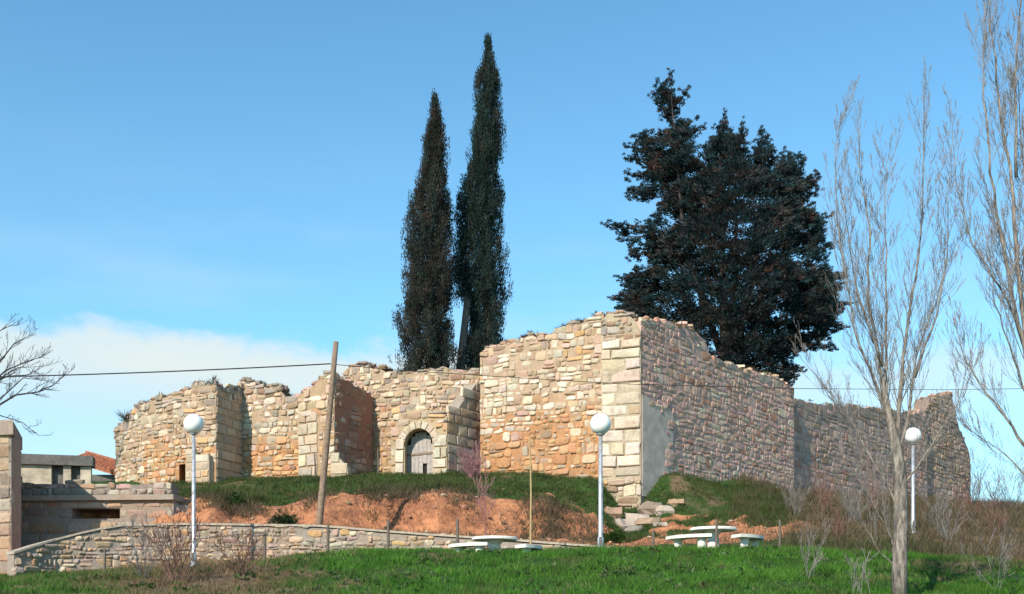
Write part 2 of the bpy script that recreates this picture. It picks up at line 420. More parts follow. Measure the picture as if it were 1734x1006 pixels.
    # ---- stone shapes as polygons in (u, v)
    def rubble(s, rh, cw, keep=None):
        """roughly squared stones in wavering courses, some courses split in two"""
        rng = s.rng; vtop = max(z for _, z in s.top)+.3; out = []; lines = [s.v0]
        while lines[-1] < vtop: lines.append(lines[-1]+rh*rng.choice((.7, .85, .95, 1, 1.2, 1.5)))
        def wav(k, u): return lines[k]+rh*.42*noise.noise(Vector((u*1.15, k*.55+s.seed*7, 0)))+rh*.20*noise.noise(Vector((u*3.1, k*.9+s.seed*3, 5)))
        for k in range(len(lines)-1):
            h = lines[k+1]-lines[k]; u = -cw*rng.random()
            while u < s.L+.1:
                d = cw*rng.choice((.45, .6, .75, .9, 1, 1.15, 1.4, 1.8))*(h/rh)**.35; e = min(d*.3, .07)
                ua, ub = u, u+d; u += d
                lo_a, lo_b, hi_a, hi_b = wav(k, ua), wav(k, ub), wav(k+1, ua), wav(k+1, ub)
                j = lambda q=1.0: rng.uniform(-.035, .035)*q
                cells = []
                if h > rh*1.15 and rng.random() < .40:
                    f = rng.uniform(.38, .62); ma, mb = lo_a+(hi_a-lo_a)*f, lo_b+(hi_b-lo_b)*(f+rng.uniform(-.1, .1))
                    cells = [[(ua+j(), lo_a), (ub+j(), lo_b), (ub+j(), mb), (ua+j(), ma)], [(ua+j(), ma), (ub+j(), mb), (ub+j(), hi_b), (ua+j(), hi_a)]]
                else: cells = [[(ua+j(), lo_a+j(.6)), (ub+j(), lo_b+j(.6)), (ub+j(), hi_b+j(.6)), (ua+j(), hi_a+j(.6))]]
                if rng.random() < .35:      # a fifth corner
                    c = cells[0]; i = rng.choice((0, 2)); a_, b_ = c[i], c[i+1]; t = rng.uniform(.3, .7)
                    c.insert(i+1, (a_[0]+(b_[0]-a_[0])*t, a_[1]+(b_[1]-a_[1])*t+(.035 if i else -.035)))
                for poly in cells:
                    uc = sum(p[0] for p in poly)/len(poly); vc = sum(p[1] for p in poly)/len(poly)
                    if not (-.12 < uc < s.L+.12) or vc < s.v0 or vc > s.vt(min(max(uc, 0), s.L))-.02: continue
                    if rng.random() < .06: continue
                    poly = [(min(max(x, -.015), s.L+.015), min(y, s.vt(min(max(x, 0), s.L))+.13)) for x, y in poly]
                    poly = s.shape(poly, rng.choice((.008, .012, .018, .026, .034)), rng.uniform(.08, .26))
                    if poly is None or any(s.inop(x, y, .02) for x, y in poly): continue
                    if keep and not keep(uc, vc): continue
                    out.append(poly)
        return out
    def shape(s, poly, joint, cut):
        q = []
        for p in poly:
            if not q or math.hypot(p[0]-q[-1][0], p[1]-q[-1][1]) > .05: q.append(p)
        if len(q) > 3 and math.hypot(q[0][0]-q[-1][0], q[0][1]-q[-1][1]) < .05: q.pop()
        while len(q) > 5:      # drop the shortest edge
            k = min(range(len(q)), key=lambda i: math.hypot(q[i][0]-q[(i+1) % len(q)][0], q[i][1]-q[(i+1) % len(q)][1])); q.pop(k)
        if len(q) < 3: return None
        cx = sum(p[0] for p in q)/len(q); cy = sum(p[1] for p in q)/len(q)
        w_ = max(p[0] for p in q)-min(p[0] for p in q); h_ = max(p[1] for p in q)-min(p[1] for p in q)
        if w_ < .09 or h_ < .07: return None
        fx = 1-2*joint/w_; fy = 1-2*joint/h_
        q = [(cx+(x-cx)*fx, cy+(y-cy)*fy) for x, y in q]
        if cut:
            r = []
            for i in range(len(q)):
                a, b, c = q[i-1], q[i], q[(i+1) % len(q)]
                r.append((b[0]+(a[0]-b[0])*cut, b[1]+(a[1]-b[1])*cut)); r.append((b[0]+(c[0]-b[0])*cut, b[1]+(c[1]-b[1])*cut))
            q = r
        return q
    def ashlar(s, ch, bl, vtop=None, vbot=None, u0=0, u1=None):
        rng = s.rng; out = []; v = s.v0 if vbot is None else vbot; u1 = s.L if u1 is None else u1; row = 0
        vtop = max(z for _, z in s.top) if vtop is None else vtop
        while v < vtop:
            h = ch*rng.uniform(.8, 1.2); u = u0; row += 1
            while u < u1-.02:
                d = bl*rng.uniform(.65, 1.4)
                if u == u0 and row % 2: d *= .6
                if u+d > u1-.22: d = u1-u
                j = .045*min(1, h/.4)
                poly = [(u+.012+rng.uniform(-.004, j), v+.01+rng.uniform(0, j)), (u+d-.012-rng.uniform(-.004, j), v+.01+rng.uniform(0, j)),
                        (u+d-.012-rng.uniform(-.004, j), v+h-.01-rng.uniform(0, j)), (u+.012+rng.uniform(-.004, j), v+h-.01-rng.uniform(0, j))]
                uc, vc = u+d/2, v+h/2
                if vc < s.vt(uc)+.05 and not any(s.inop(x, y, .0) for x, y in poly): out.append(poly)
                u += d
            v += h
        return out
    def stone(s, poly, proud, depth=.14, bev=.035, tilt=.02, rng=None):
        rng = rng or s.rng; n = len(poly)
        if sum(poly[i-1][0]*poly[i][1]-poly[i][0]*poly[i-1][1] for i in range(n)) < 0: poly = poly[::-1]
        cx = sum(p[0] for p in poly)/n; cy = sum(p[1] for p in poly)/n
        w_ = max(p[0] for p in poly)-min(p[0] for p in poly); h_ = max(p[1] for p in poly)-min(p[1] for p in poly)
        b = min(bev, .3*min(w_, h_)); ax, ay = rng.uniform(-tilt, tilt)/max(w_, .2), rng.uniform(-tilt, tilt)/max(h_, .2)
        V = [s.pos(x, y, -depth) for x, y in poly]
        V += [s.pos(x, y, proud-b*.8+ax*(x-cx)+ay*(y-cy)) for x, y in poly]
        fx, fy = 1-2*b/w_, 1-2*b/h_
        V += [s.pos(cx+(x-cx)*fx, cy+(y-cy)*fy, proud+ax*(x-cx)+ay*(y-cy)+rng.uniform(-.008, .008)) for x, y in poly]
        V.append(s.pos(cx, cy, proud+rng.uniform(0, .02)))
        Fc = []
        for l in (0, 1):
            for i in range(n):
                j = (i+1) % n; Fc.append((l*n+i, l*n+j, (l+1)*n+j, (l+1)*n+i))
        for i in range(n): Fc.append((2*n+i, 2*n+(i+1) % n, 3*n))
        return V, Fc
def blob(c, r, rng, n=6, sq=(1, 1, .7)):
    """a small rough boulder"""
    V = []; Fc = []; rings = 4
    sx, sy, sz = (q*r for q in sq); o = rng.random()*50
    for i in range(1, rings):
        ph = math.pi*i/rings
        for j in range(n):
            th = 2*math.pi*(j+.5*(i % 2))/n; d = Vector((math.sin(ph)*math.cos(th), math.sin(ph)*math.sin(th), math.cos(ph)))
            k = 1+.28*(j % 2)*rng.random()+.5*noise.noise(d*1.7+Vector((o, 0, 0))); V.append((c[0]+d.x*sx*k, c[1]+d.y*sy*k, c[2]+d.z*sz*k))
    V.append((c[0], c[1], c[2]+sz*.9)); V.append((c[0], c[1], c[2]-sz*.9)); t = len(V)-2
    for i in range(rings-2):
        for j in range(n): Fc.append((i*n+j, (i+1)*n+j, (i+1)*n+(j+1) % n, i*n+(j+1) % n))
    for j in range(n):
        Fc.append((t, j, (j+1) % n)); Fc.append((t+1, (rings-2)*n+(j+1) % n, (rings-2)*n+j))
    return V, Fc
def polyarea(p): return abs(sum(p[i-1][0]*p[i][1]-p[i][0]*p[i-1][1] for i in range(len(p))))/2

POOL = {}    # root -> list of candidate stones
def lay(root, wall, part, polys, colf, name, proud=(-.004, .055), depth=.14, bev=.030, tilt=.06):
    for p in polys:
        u = sum(q[0] for q in p)/len(p); v = sum(q[1] for q in p)/len(p)
        u_ = min(max(u, 0), wall.L); X, Y, Z = wall.pos(u_, v); px, py = wall.px(u_, v)
        q, n = wall.at(u_); view = Vector((-X, -Y)).normalized(); facing = max(.02, n.dot(view))
        score = polyarea(p)*facing*(F/Y)**2*(1 if Z > H0(X, Y)+.02 else .01)
        c = colf(px, py, wall.rng, Z-wall.vt(u_))
        V, Fc = wall.stone(p, wall.rng.uniform(*proud), depth, bev, tilt)
        POOL.setdefault(root, []).append((score, part, name, V, Fc, c))
def flush(root, limit=300, only=None):
    byn = {}
    for it in POOL.pop(root, []): byn.setdefault(it[2], []).append(it)
    for name, L in byn.items():
        L.sort(key=lambda t: -t[0]); rest = {}
        for k, (sc_, part, nm, V, Fc, c) in enumerate(L):
            if k < limit and sc_ > 60: obj(name, V, Fc, M['stone'], part, [c]*len(V))
            else: rest.setdefault(part, MB()).add(V, Fc, c)
        for part, m in rest.items():
            o = m.build('small_'+name+'s' if name == 'stone' else name+'_courses', M['stone'], part); o['kind'] = 'stuff'

# colours of the stonework, region by region; F also carries its shade tint
def sc_apse(px, py, rng, dt):
    if dt > -.45 and rng.random() < .7: return pick(rng, dict(grey=3, dgrey=2, brown=1, buff=1))
    if py > 742 and 245 < px < 315: return pick(rng, dict(ochre=2, orange=2, cream=3, buff=2))
    return pick(rng, dict(cream=4, white=2, buff=3, grey=2, ochre=.6, brown=.6))
def sc_b(px, py, rng, dt):
    if dt > -.5 and rng.random() < .7: return pick(rng, dict(grey=3, dgrey=1.5, brown=1, buff=1))
    if py > 742: return pick(rng, dict(ochre=4, orange=2, cream=1.5, buff=2, brown=.4))
    return pick(rng, dict(cream=4, white=3, buff=3, grey=1.5, ochre=.8))
def sc_d(px, py, rng, dt):
    if dt > -.4 and rng.random() < .6: return pick(rng, dict(grey=3, dgrey=1.5, brown=1, buff=1, cream=1))
    if py < 690: return pick(rng, dict(cream=3, buff=3, grey=2, white=1.5, brown=1, pink=1))
    return pick(rng, dict(buff=4, ochre=2, brown=1.5, cream=1.5, orange=.8, pink=1))
def sc_c(px, py, rng, dt): return pick(rng, dict(cream=3, white=2, buff=3, ochre=1.5, pink=1))
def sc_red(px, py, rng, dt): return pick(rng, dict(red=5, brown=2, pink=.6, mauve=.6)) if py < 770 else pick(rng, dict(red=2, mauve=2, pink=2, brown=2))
def sc_e(px, py, rng, dt):
    if dt > -.5 and rng.random() < .55: return pick(rng, dict(grey=2, brown=2, buff=2, dgrey=1, pink=1))
    lim = 690 if px > 900 else 720
    if px < 870 and 640 < py < 740: return pick(rng, dict(white=4, cream=4, buff=1))
    t = max(0, min(1, (py-lim+25)/50))
    if rng.random() < t: return pick(rng, dict(orange=3, ochre=4, buff=2, cream=1.3, brown=.8))
    return pick(rng, dict(white=3.5, cream=4.5, buff=3, ochre=1, pink=1, brown=.6))
def sc_pier(px, py, rng, dt):
    if py > 800: return pick(rng, dict(buff=3, ochre=2, cream=2, brown=1))
    if py < 575: return pick(rng, dict(grey=3, brown=2, buff=2))
    return pick(rng, dict(cream=5, white=3, buff=1.2, grey=.6))
def sc_f(px, py, rng, dt):
    if dt > -.4 and rng.random() < .6: return pick(rng, dict(brown=2, buff=2, grey=2, pink=1))
    return tuple(min(.75, x*k) for x, k in zip(pick(rng, dict(mauve=3, pink=6, cream=2, red=1.4, buff=1.8)), (1.22, 1.12, 1.10)))  # pink and gain put the fill light of this shaded wall into the colour
def sc_g(px, py, rng, dt):
    if dt > -.9: return pick(rng, dict(dgrey=4, brown=2, mauve=1))
    return pick(rng, dict(mauve=3, brown=2, grey=.6, pink=4.5, red=1.4))
def sc_h(px, py, rng, dt): return pick(rng, dict(brown=3, mauve=2, dgrey=2.5, buff=1.5, pink=1))
def sc_grey(px, py, rng, dt): return pick(rng, dict(grey=4, mauve=2, dgrey=2, brown=1, pink=1, buff=1))
def sc_ret(px, py, rng, dt): return pick(rng, dict(grey=4, mauve=1.5, buff=4, cream=1.5, brown=2.5, ochre=.8, dgrey=1))
def mortar(base, alt=None, f=None):
    def g(px, py):
        c = base
        if alt and f:
            t = max(0, min(1, f(px, py))); c = tuple(a*(1-t)+b*t for a, b in zip(base, alt))
        k = 1+.18*noise.noise(Vector((px*.05, py*.05, 2)))
        return tuple(x*k for x in c)
    return g
MBUFF, MORANGE = (.43, .31, .21), (.46, .23, .105)

ruin = empty('stone_ruin', P(900, 806, 46), 'roofless ruin of pale and orange stone walls with an arched doorway on the hilltop', 'ruin')
def vz(px, Y, d=.5): return H0((px-CX)/F*Y, Y)-d
def capstones(wall, part, n, col, rmin=.08, rmax=.19):
    m = MB(); rng = wall.rng
    for _ in range(n):
        u = rng.uniform(.1, wall.L-.1); r = rng.uniform(rmin, rmax); x, y, z = wall.pos(u, wall.vt(u)-.03, -rng.uniform(.08, wall.th-.1))
        V, Fc = blob((x, y, z+r*.2), r, rng, 6, (1.3, 1.1, .75)); px, py = wall.px(u, z); m.add(V, Fc, col(px, py, rng, 0))
    o = m.build('rubble_capping', M['stone'], part); o['kind'] = 'stuff'

# A: curved wall at the far end
WA = Wall([(203, 52.5), (196, 50.5), (250, 48.2), (310, 46.7), (366, 46.0)], [(203, 748), (196, 740), (203, 716), (216, 704), (232, 688), (262, 675), (300, 661), (345, 649), (366, 645)],
          4.6, 1.0, seed=3, back=(.05, 1))
u0, _ = WA.uv(303, 800); u1, _ = WA.uv(313.5, 800); WA.op.append((u0, u1, WA.uv(308, 786)[1], False))
a = WA.core('curved_wall', M['mortar'], ruin, mortar(MBUFF, MORANGE, lambda x, y: (y-735)/30*(1 if x > 240 else .2)))
uq, vq = WA.uv(314, 767); 
lay(ruin, WA, a, WA.rubble(.235, .30), sc_apse, 'stone'); capstones(WA, a, 110, sc_g)
m = MB(); X, Y, Z = WA.pos((u0+u1)/2, 6, -.8); m.box((X, Y+.12, 5.8), (.9, .1, 2.6)); m.build('recess_shade', M['opening_shade'], ruin)  # near-black sheet paints the shade inside the slot
# its low squared pier and the shaded return
WQ = Wall([(314, 46.35), (353, 45.78)], [(314, 767), (353, 768)], 4.6, .6, jag=.03, seed=5)
q = WQ.core('ashlar_pier', M['mortar'], ruin, mortar((.5, .42, .3)))
lay(ruin, WQ, q, WQ.ashlar(.36, .55), sc_pier, 'ashlar_block', (.0, .025), .1, .014, .01)
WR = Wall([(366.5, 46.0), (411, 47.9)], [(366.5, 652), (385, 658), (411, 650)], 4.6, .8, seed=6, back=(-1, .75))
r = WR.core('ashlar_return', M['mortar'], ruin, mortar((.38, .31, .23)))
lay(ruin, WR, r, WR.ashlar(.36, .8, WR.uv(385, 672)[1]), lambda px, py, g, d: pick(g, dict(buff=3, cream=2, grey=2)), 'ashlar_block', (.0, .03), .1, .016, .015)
lay(ruin, WR, r, [p for p in WR.rubble(.22, .34) if min(y for _, y in p) > WR.uv(385, 680)[1]], sc_apse, 'stone')
# B
WB = Wall([(404, 47.95), (512, 47.0)], [(404, 646), (440, 650), (470, 655), (486, 668), (500, 672), (512, 664)], 4.8, .9, seed=8)
b = WB.core('lit_wall', M['mortar'], ruin, mortar(MBUFF, MORANGE, lambda x, y: (y-725)/30))
lay(ruin, WB, b, WB.rubble(.235, .30), sc_b, 'stone'); capstones(WB, b, 60, sc_g)
# C: broken pier with big squared blocks low down, its flank in red-brown
WC = Wall([(505, 46.6), (566, 45.6)], [(505, 668), (516, 656), (528, 650), (545, 643), (549, 633), (566, 632)], 4.8, .9, seed=9, back=(.05, 1))
c = WC.core('broken_pier', M['mortar'], ruin, mortar((.42, .29, .18)))
vs = WC.uv(520, 712)[1]; ue = WC.uv(538, 700)[0]
pc = [p for p in WC.rubble(.25, .4) if min(y for _, y in p) > vs or min(x for x, _ in p) > ue]
pa = WC.ashlar(.46, .55, vs-.1, None, 0, ue)
lay(ruin, WC, c, pc, sc_c, 'stone'); lay(ruin, WC, c, pa, sc_pier, 'ashlar_block', (.03, .06), .1, .018, .015); capstones(WC, c, 30, sc_g)
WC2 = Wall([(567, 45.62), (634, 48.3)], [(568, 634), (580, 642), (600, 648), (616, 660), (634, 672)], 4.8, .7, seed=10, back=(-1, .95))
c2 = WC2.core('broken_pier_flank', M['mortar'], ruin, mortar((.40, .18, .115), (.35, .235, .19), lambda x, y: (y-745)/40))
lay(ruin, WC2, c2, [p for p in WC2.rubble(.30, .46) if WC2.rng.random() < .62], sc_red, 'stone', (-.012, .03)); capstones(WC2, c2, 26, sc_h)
WC3 = Wall([(560, 45.3), (589, 45.2)], [(560, 768), (574, 772), (580, 785), (589, 792)], 4.8, .5, jag=.04, seed=12)
c3 = WC3.core('pier_foot', M['mortar'], ruin, mortar((.5, .42, .3))); lay(ruin, WC3, c3, WC3.ashlar(.4, .6), sc_pier, 'ashlar_block', (.0, .04), .1, .02, .02)
# D: rear wall over the doorway
WD = Wall([(578, 48.9), (640, 48.2), (740, 47.4), (822, 47.2)], [(578, 640), (588, 620), (604, 617), (650, 622), (660, 634), (700, 631), (730, 627), (765, 626), (800, 630), (822, 634)], 5.0, .9, seed=13)
d = WD.core('doorway_wall', M['mortar'], ruin, mortar(MBUFF, (.40, .26, .15), lambda x, y: (y-680)/40))
lay(ruin, WD, d, WD.rubble(.235, .30), sc_d, 'stone'); capstones(WD, d, 110, sc_g)
# portal block with the round arch
WP = Wall([(662, 46.2), (757, 45.2)], [(662, 690), (690, 684), (720, 688), (745, 694), (757, 702)], 5.0, 1.1, jag=.05, seed=14, back=(.1, 1))
uL, _ = WP.uv(685, 800); uR, _ = WP.uv(733, 800); vsp = WP.uv(709, 753)[1]; WP.op.append((uL, uR, vsp, True))
p_ = WP.core('arched_portal', M['mortar'], ruin, mortar((.46, .35, .22)))
ring = .30; AR = (uR-uL)/2; UC = (uL+uR)/2
def far(p): return not any(WP.inop(x, y, ring+.01) for x, y in p)
jamb_u = [(uL-.42, uL-.008), (uR+.008, WP.L)]
polys = [p for p in WP.rubble(.25, .38) if far(p) and not (max(x for x, _ in p) > uR+.01 and min(y for _, y in p) < vsp+.35)]
lay(ruin, WP, p_, polys, sc_d, 'stone', (.0, .05))
NVO = 9
for k in range(NVO):
    a0 = math.pi-math.pi*k/NVO-.02; a1 = math.pi-math.pi*(k+1)/NVO+.02; P_ = []
    for t in np.linspace(a0, a1, 3): P_.append((UC+(AR+.006)*math.cos(t), vsp+(AR+.006)*math.sin(t)))
    for t in np.linspace(a1, a0, 3): P_.append((UC+(AR+ring)*math.cos(t), vsp+(AR+ring)*math.sin(t)))
    V, Fc = WP.stone(P_, .05, .45, .012, .005); obj('voussoir', V, Fc, M['stone'], p_, [pick(WP.rng, dict(cream=4, white=1.5, buff=1))]*len(V))
for (ua, ub), hh in ((jamb_u[0], .46), (jamb_u[1], .42)):
    pj = WP.ashlar(hh, .6, vsp-.12 if ua < UC else vsp+.3, None, ua, ub)
    lay(ruin, WP, p_, [p for p in pj if not any(WP.inop(x, y, 0) for x, y in p)], lambda px, py, g, dt: pick(g, dict(cream=5, white=3, buff=1)), 'ashlar_block', (.04, .06), .4 if ua < UC else .4, .014, .01)
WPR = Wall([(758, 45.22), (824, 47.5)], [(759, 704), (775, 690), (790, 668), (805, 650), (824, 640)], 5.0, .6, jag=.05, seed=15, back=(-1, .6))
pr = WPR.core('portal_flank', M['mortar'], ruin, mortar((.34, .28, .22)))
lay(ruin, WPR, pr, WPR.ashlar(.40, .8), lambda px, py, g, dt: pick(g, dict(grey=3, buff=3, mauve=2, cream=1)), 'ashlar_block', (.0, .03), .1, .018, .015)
# door leaf inside the arch
dr = MB(); leafs = []
for k in range(7):
    ua = uL+(uR-uL)*k/7+.006; ub = uL+(uR-uL)*(k+1)/7-.006
    top_ = min(vsp+math.sqrt(max(.01, AR*AR-(max(abs(ua-UC), abs(ub-UC))-.004)**2)), vsp+AR)-.02; bot = WP.v0+.05
    if k == 4: bot_, top2 = WP.uv(709, 806)[1]-.1, None
    V = [WP.pos(u, v, w_) for w_ in (-.50-.012*(k % 2), -.58) for (u, v) in ((ua, bot), (ub, bot), (ub, top_), (ua, top_))]
    leafs.append(V)
door = None
m = MB(); V = [WP.pos(u, v, w_) for w_ in (-.60, -.66) for (u, v) in ((uL, WP.v0+.03), (uR, WP.v0+.03), (uR, vsp+AR), (uL, vsp+AR))]
BX = [(0, 1, 2, 3), (7, 6, 5, 4), (0, 4, 5, 1), (1, 5, 6, 2), (2, 6, 7, 3), (3, 7, 4, 0)]
m.add(V, BX); door = m.build('door', M['opening_shade'], ruin)  # near-black backing paints the shade behind the planks
for k, V in enumerate(leafs):
    if k == 4:   # the broken plank leaves a dark slit low down
        zc = WP.uv(709, 782)[1]
        for i in (0, 1, 4, 5): V[i] = (V[i][0], V[i][1], zc)
    obj('plank', V, BX, M['door_wood'], door)
m = MB(); m.add([WP.pos(u, v, w_) for w_ in (-.47, -.51) for (u, v) in ((uL, vsp-.36), (uR, vsp-.32), (uR, vsp-.24), (uL, vsp-.28))], BX); m.build('crossbar', M['pole_wood'], door)
# E: tall sunlit wall
WE = Wall([(813, 46.3), (1022, 44.15)], [(813, 602), (818, 588), (850, 582), (875, 574), (900, 569), (930, 563), (960, 552), (985, 543), (1005, 536), (1022, 530)], 5.0, 1.1, seed=17)
e = WE.core('tall_wall', M['mortar'], ruin, mortar((.46, .33, .225), MORANGE, lambda x, y: (y-665)/50))
lay(ruin, WE, e, WE.rubble(.25, .32), sc_e, 'stone', (-.008, .055)); capstones(WE, e, 90, sc_h)
# corner pier of squared blocks
WK = Wall([(1018, 43.95), (1085, 43.45)], [(1018, 545), (1030, 532), (1050, 526), (1070, 531), (1085, 552)], 3.2, 1.2, seed=18)
k_ = WK.core('corner_pier', M['mortar'], ruin, mortar((.44, .36, .25)))
vk = WK.uv(1050, 578)[1]; vk0 = WK.uv(1050, 808)[1]
lay(ruin, WK, k_, WK.ashlar(.44, .80, vk-.2, vk0), sc_pier, 'ashlar_block', (.0, .07), .2, .035, .06)
lay(ruin, WK, k_, [p for p in WK.rubble(.24, .38) if min(y for _, y in p) > vk-.05], sc_pier, 'stone')
lay(ruin, WK, k_, [p for p in WK.rubble(.36, .52) if max(y for _, y in p) < vk0+.03], sc_pier, 'stone', (.0, .12)); capstones(WK, k_, 30, sc_h)
# F: shaded long wall
WF = Wall([(1085.5, 43.5), (1345, 55.0)], [(1085.5, 540), (1110, 540), (1140, 546), (1165, 552), (1180, 560), (1195, 575), (1203, 604), (1225, 614), (1260, 624), (1295, 632), (1318, 636), (1330, 648), (1345, 660)], 3.6, 1.1, seed=20)
f_ = WF.core('shaded_wall', M['mortar'], ruin, mortar((.58, .39, .32)))  # mortar lightened with the same painted fill light
ua, vtp = WF.uv(1087, 668); ub, _ = WF.uv(1139, 690)
pf = [p for p in WF.rubble(.25, .40) if not (max(x for x, _ in p) < ub+.35 and min(x for x, _ in p) > ua-.5 and min(y for _, y in p) < vtp-.2*(sum(x for x, _ in p)/len(p)))]
pe = [p for p in WF.rubble(.25, .40) if (abs(max(x for x, _ in p)-ub) < .30 or abs(max(y for _, y in p)-(vtp-.14*(sum(x for x, _ in p)/len(p)))) < .16) and min(x for x, _ in p) > .25 and max(x for x, _ in p) < ub+.32 and max(y for _, y in p) < vtp+.2 and WF.rng.random() < .7]
lay(ruin, WF, f_, pe, sc_f, 'stone', (.036, .05), .14, .018, .01)
lay(ruin, WF, f_, pf, sc_f, 'stone', (-.012, .008), .14, .018, .015); capstones(WF, f_, 150, sc_f)
m = MB(); vb_ = H0(WF.pos(2, 0)[0], WF.pos(2, 0)[1])-1.0; n = 16
for w_ in (.03, -.1):
    for i in range(n):
        u = .05+(ub-.05)*i/(n-1); vt_ = vtp-.14*u+.10*noise.noise(Vector((u*3, 2, 0)))
        m.v += [WF.pos(u, vb_, w_), WF.pos(u, vt_, w_)]
for i in range(n-1):
    m.f += [(2*i, 2*i+2, 2*i+3, 2*i+1), (2*i+1, 2*i+3, 2*n+2*i+3, 2*n+2*i+1)]
m.f += [(0, 1, 2*n+1, 2*n), (2*n-2, 4*n-2, 4*n-1, 2*n-1)]
m.build('plaster_patch', M['plaster'], f_)
# quoins at the far end of F
WFQ = Wall([(1296, 51.6), (1322, 53.2)], [(1296, 634), (1322, 637)], 3.6, .5, jag=.02, seed=21)
# G: low long wall
WG = Wall([(1340, 55.6), (1570, 72)], [(1340, 676), (1400, 684), (1450, 688), (1500, 692), (1535, 697), (1570, 704)], 4.0, .9, jag=.04, seed=22)
g_ = WG.core('low_wall', M['mortar'], ruin, mortar((.38, .27, .235)))
lay(ruin, WG, g_, WG.rubble(.34, .58), sc_g, 'stone', (-.010, .008), .14, .02, .015); capstones(WG, g_, 60, sc_g, .05, .10)
# H: jagged end
WH = Wall([(1548, 71.3), (1644, 79.5)], [(1548, 702), (1560, 696), (1572, 690), (1575, 674), (1590, 670), (1612, 665), (1618, 700), (1626, 728), (1634, 745), (1642, 765), (1644, 790)], 4.0, 1.0, jag=.12, seed=23)
h_ = WH.core('jagged_wall_end', M['mortar'], ruin, mortar((.28, .20, .165)))
lay(ruin, WH, h_, WH.rubble(.34, .50), sc_h, 'stone', (-.01, .03), .14, .025, .03); capstones(WH, h_, 40, sc_h)
flush(ruin)

# low retaining wall below the bank
ret = empty('retaining_wall', P(540, 945, 33.3), 'low grey rubble wall with pale coping that ramps down beside the gate pillar', 'wall')
WT = Wall(WALL_PLAN, WALL_TOP, .9, .42, jag=.0, seed=30)
t_ = WT.core('wall_body', M['mortar'], ret, mortar((.34, .28, .23)))
polys = [p for p in WT.rubble(.155, .25) if max(y for _, y in p) < WT.vt(sum(x for x, _ in p)/len(p))+.0]
lay(ret, WT, t_, polys, sc_ret, 'stone', (.0, .045)); flush(ret)
m = MB(); us = np.linspace(-.02, WT.L, 60)
for u in us:
    zt = WT.vt(u); j = .008*noise.noise(Vector((u*3, 0, 0)))
    m.v += [WT.pos(u, zt-.035+j, .04), WT.pos(u, zt+.025+j, .035), WT.pos(u, zt+.03+j, -.48), WT.pos(u, zt-.05+j, -.48)]
for i in range(len(us)-1):
    for k in range(4): m.f.append((4*i+k, 4*i+4+k, 4*i+4+(k+1) % 4, 4*i+(k+1) % 4))
m.f += [(0, 1, 2, 3), tuple(4*(len(us)-1)+k for k in (3, 2, 1, 0))]
m.build('coping', M['coping'], ret)

# gate pillar at the left edge
gp = empty('gate_pillar', P(0, 972, 35.2), 'tall rough stone gate pillar with a capstone, its inner side in shade', 'pillar')
WG1 = Wall([(-95, 35.46), (19, 35.0)], [(-95, 736), (19, 736)], .8, .7, jag=.0, seed=31, back=(0, 1))
g1 = WG1.core('pillar_face', M['mortar'], gp, mortar((.40, .30, .23))); lay(gp, WG1, g1, WG1.ashlar(.42, .7), lambda px, py, g, d: pick(g, dict(buff=2, brown=4, grey=2, dgrey=1)), 'block', (.0, .04), .1, .03, .03)
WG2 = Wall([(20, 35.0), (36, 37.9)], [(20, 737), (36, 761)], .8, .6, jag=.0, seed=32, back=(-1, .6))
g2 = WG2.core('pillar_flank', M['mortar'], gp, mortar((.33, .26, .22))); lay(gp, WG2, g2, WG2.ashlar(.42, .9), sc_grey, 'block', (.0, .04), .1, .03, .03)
flush(gp)
m = MB(); x0, y0, _ = P(-100, 0, 35.4); xa, ya, _ = P(22, 0, 34.83); xb, yb, _ = P(38, 0, 38.0); zc0, zc1 = z_(737, 35), z_(711, 35)
q = [(x0, 35.35), (xa, ya), (xb, yb), (x0-1, yb+.2)]
for k, (zz, f) in enumerate(((zc0, 1), (zc1-.06, 1), (zc1, .94))):
    cxm = sum(a[0] for a in q)/4; cym = sum(a[1] for a in q)/4
    m.v += [(cxm+(a[0]-cxm)*f, cym+(a[1]-cym)*f, zz) for a in q]
m.f = [(3, 2, 1, 0), (8, 9, 10, 11)]+[(l*4+i, l*4+(i+1) % 4, l*4+4+(i+1) % 4, l*4+4+i) for l in (0, 1) for i in range(4)]
m.c = [(.33, .26, .21)]*12; m.build('capstone', M['stone'], gp)

# culvert wall with a dark slot
cv = empty('culvert_wall', P(160, 930, 38), 'squared stone wall with a long dark slot and a projecting ledge under the ruin', 'wall')
CP = [(20, 38.1), (294, 37.7)]
WV = Wall(CP, [(20, 848), (294, 850)], 1.4, .8, jag=0, seed=40)
s0, vs1 = WV.uv(121, 861); s1, vs0 = WV.uv(203, 878)
def band(name, ua, ub, va, vb_, wf, wb, mat, par, col=None):
    m = MB(); m.add([WV.pos(u, v, w_) for w_ in (wf, wb) for (u, v) in ((ua, va), (ub, va), (ub, vb_), (ua, vb_))], BX, col); return m.build(name, mat, par)
vtop = WV.uv(150, 848)[1]; VL = WV.L
mc = (.30, .25, .21)
body = MB()
for ua, ub, va, vb_ in ((0, s0, 1.4, vtop), (s1, VL, 1.4, vtop), (s0, s1, 1.4, vs0), (s0, s1, vs1, vtop)):
    body.add([WV.pos(u, v, w_) for w_ in (-.008, -2.2) for (u, v) in ((ua, va), (ub, va), (ub, vb_), (ua, vb_))], BX, mc)
cvb = body.build('wall_body', M['mortar'], cv)
band('slot_shade', s0-.1, s1+.1, vs0-.1, vs1+.1, -2.22, -2.3, M['opening_shade'], cv)  # near-black sheet paints the shade deep in the slot
def clear(p): return not (max(x for x, _ in p) > s0+.01 and min(x for x, _ in p) < s1-.01 and max(y for _, y in p) > vs0+.01 and min(y for _, y in p) < vs1-.01)
up = WV.ashlar(vtop-vs1-.005, .75, vtop-.1, vs1+.005)
up = [[(x, min(y, vtop-.01)) for x, y in p] for p in up]
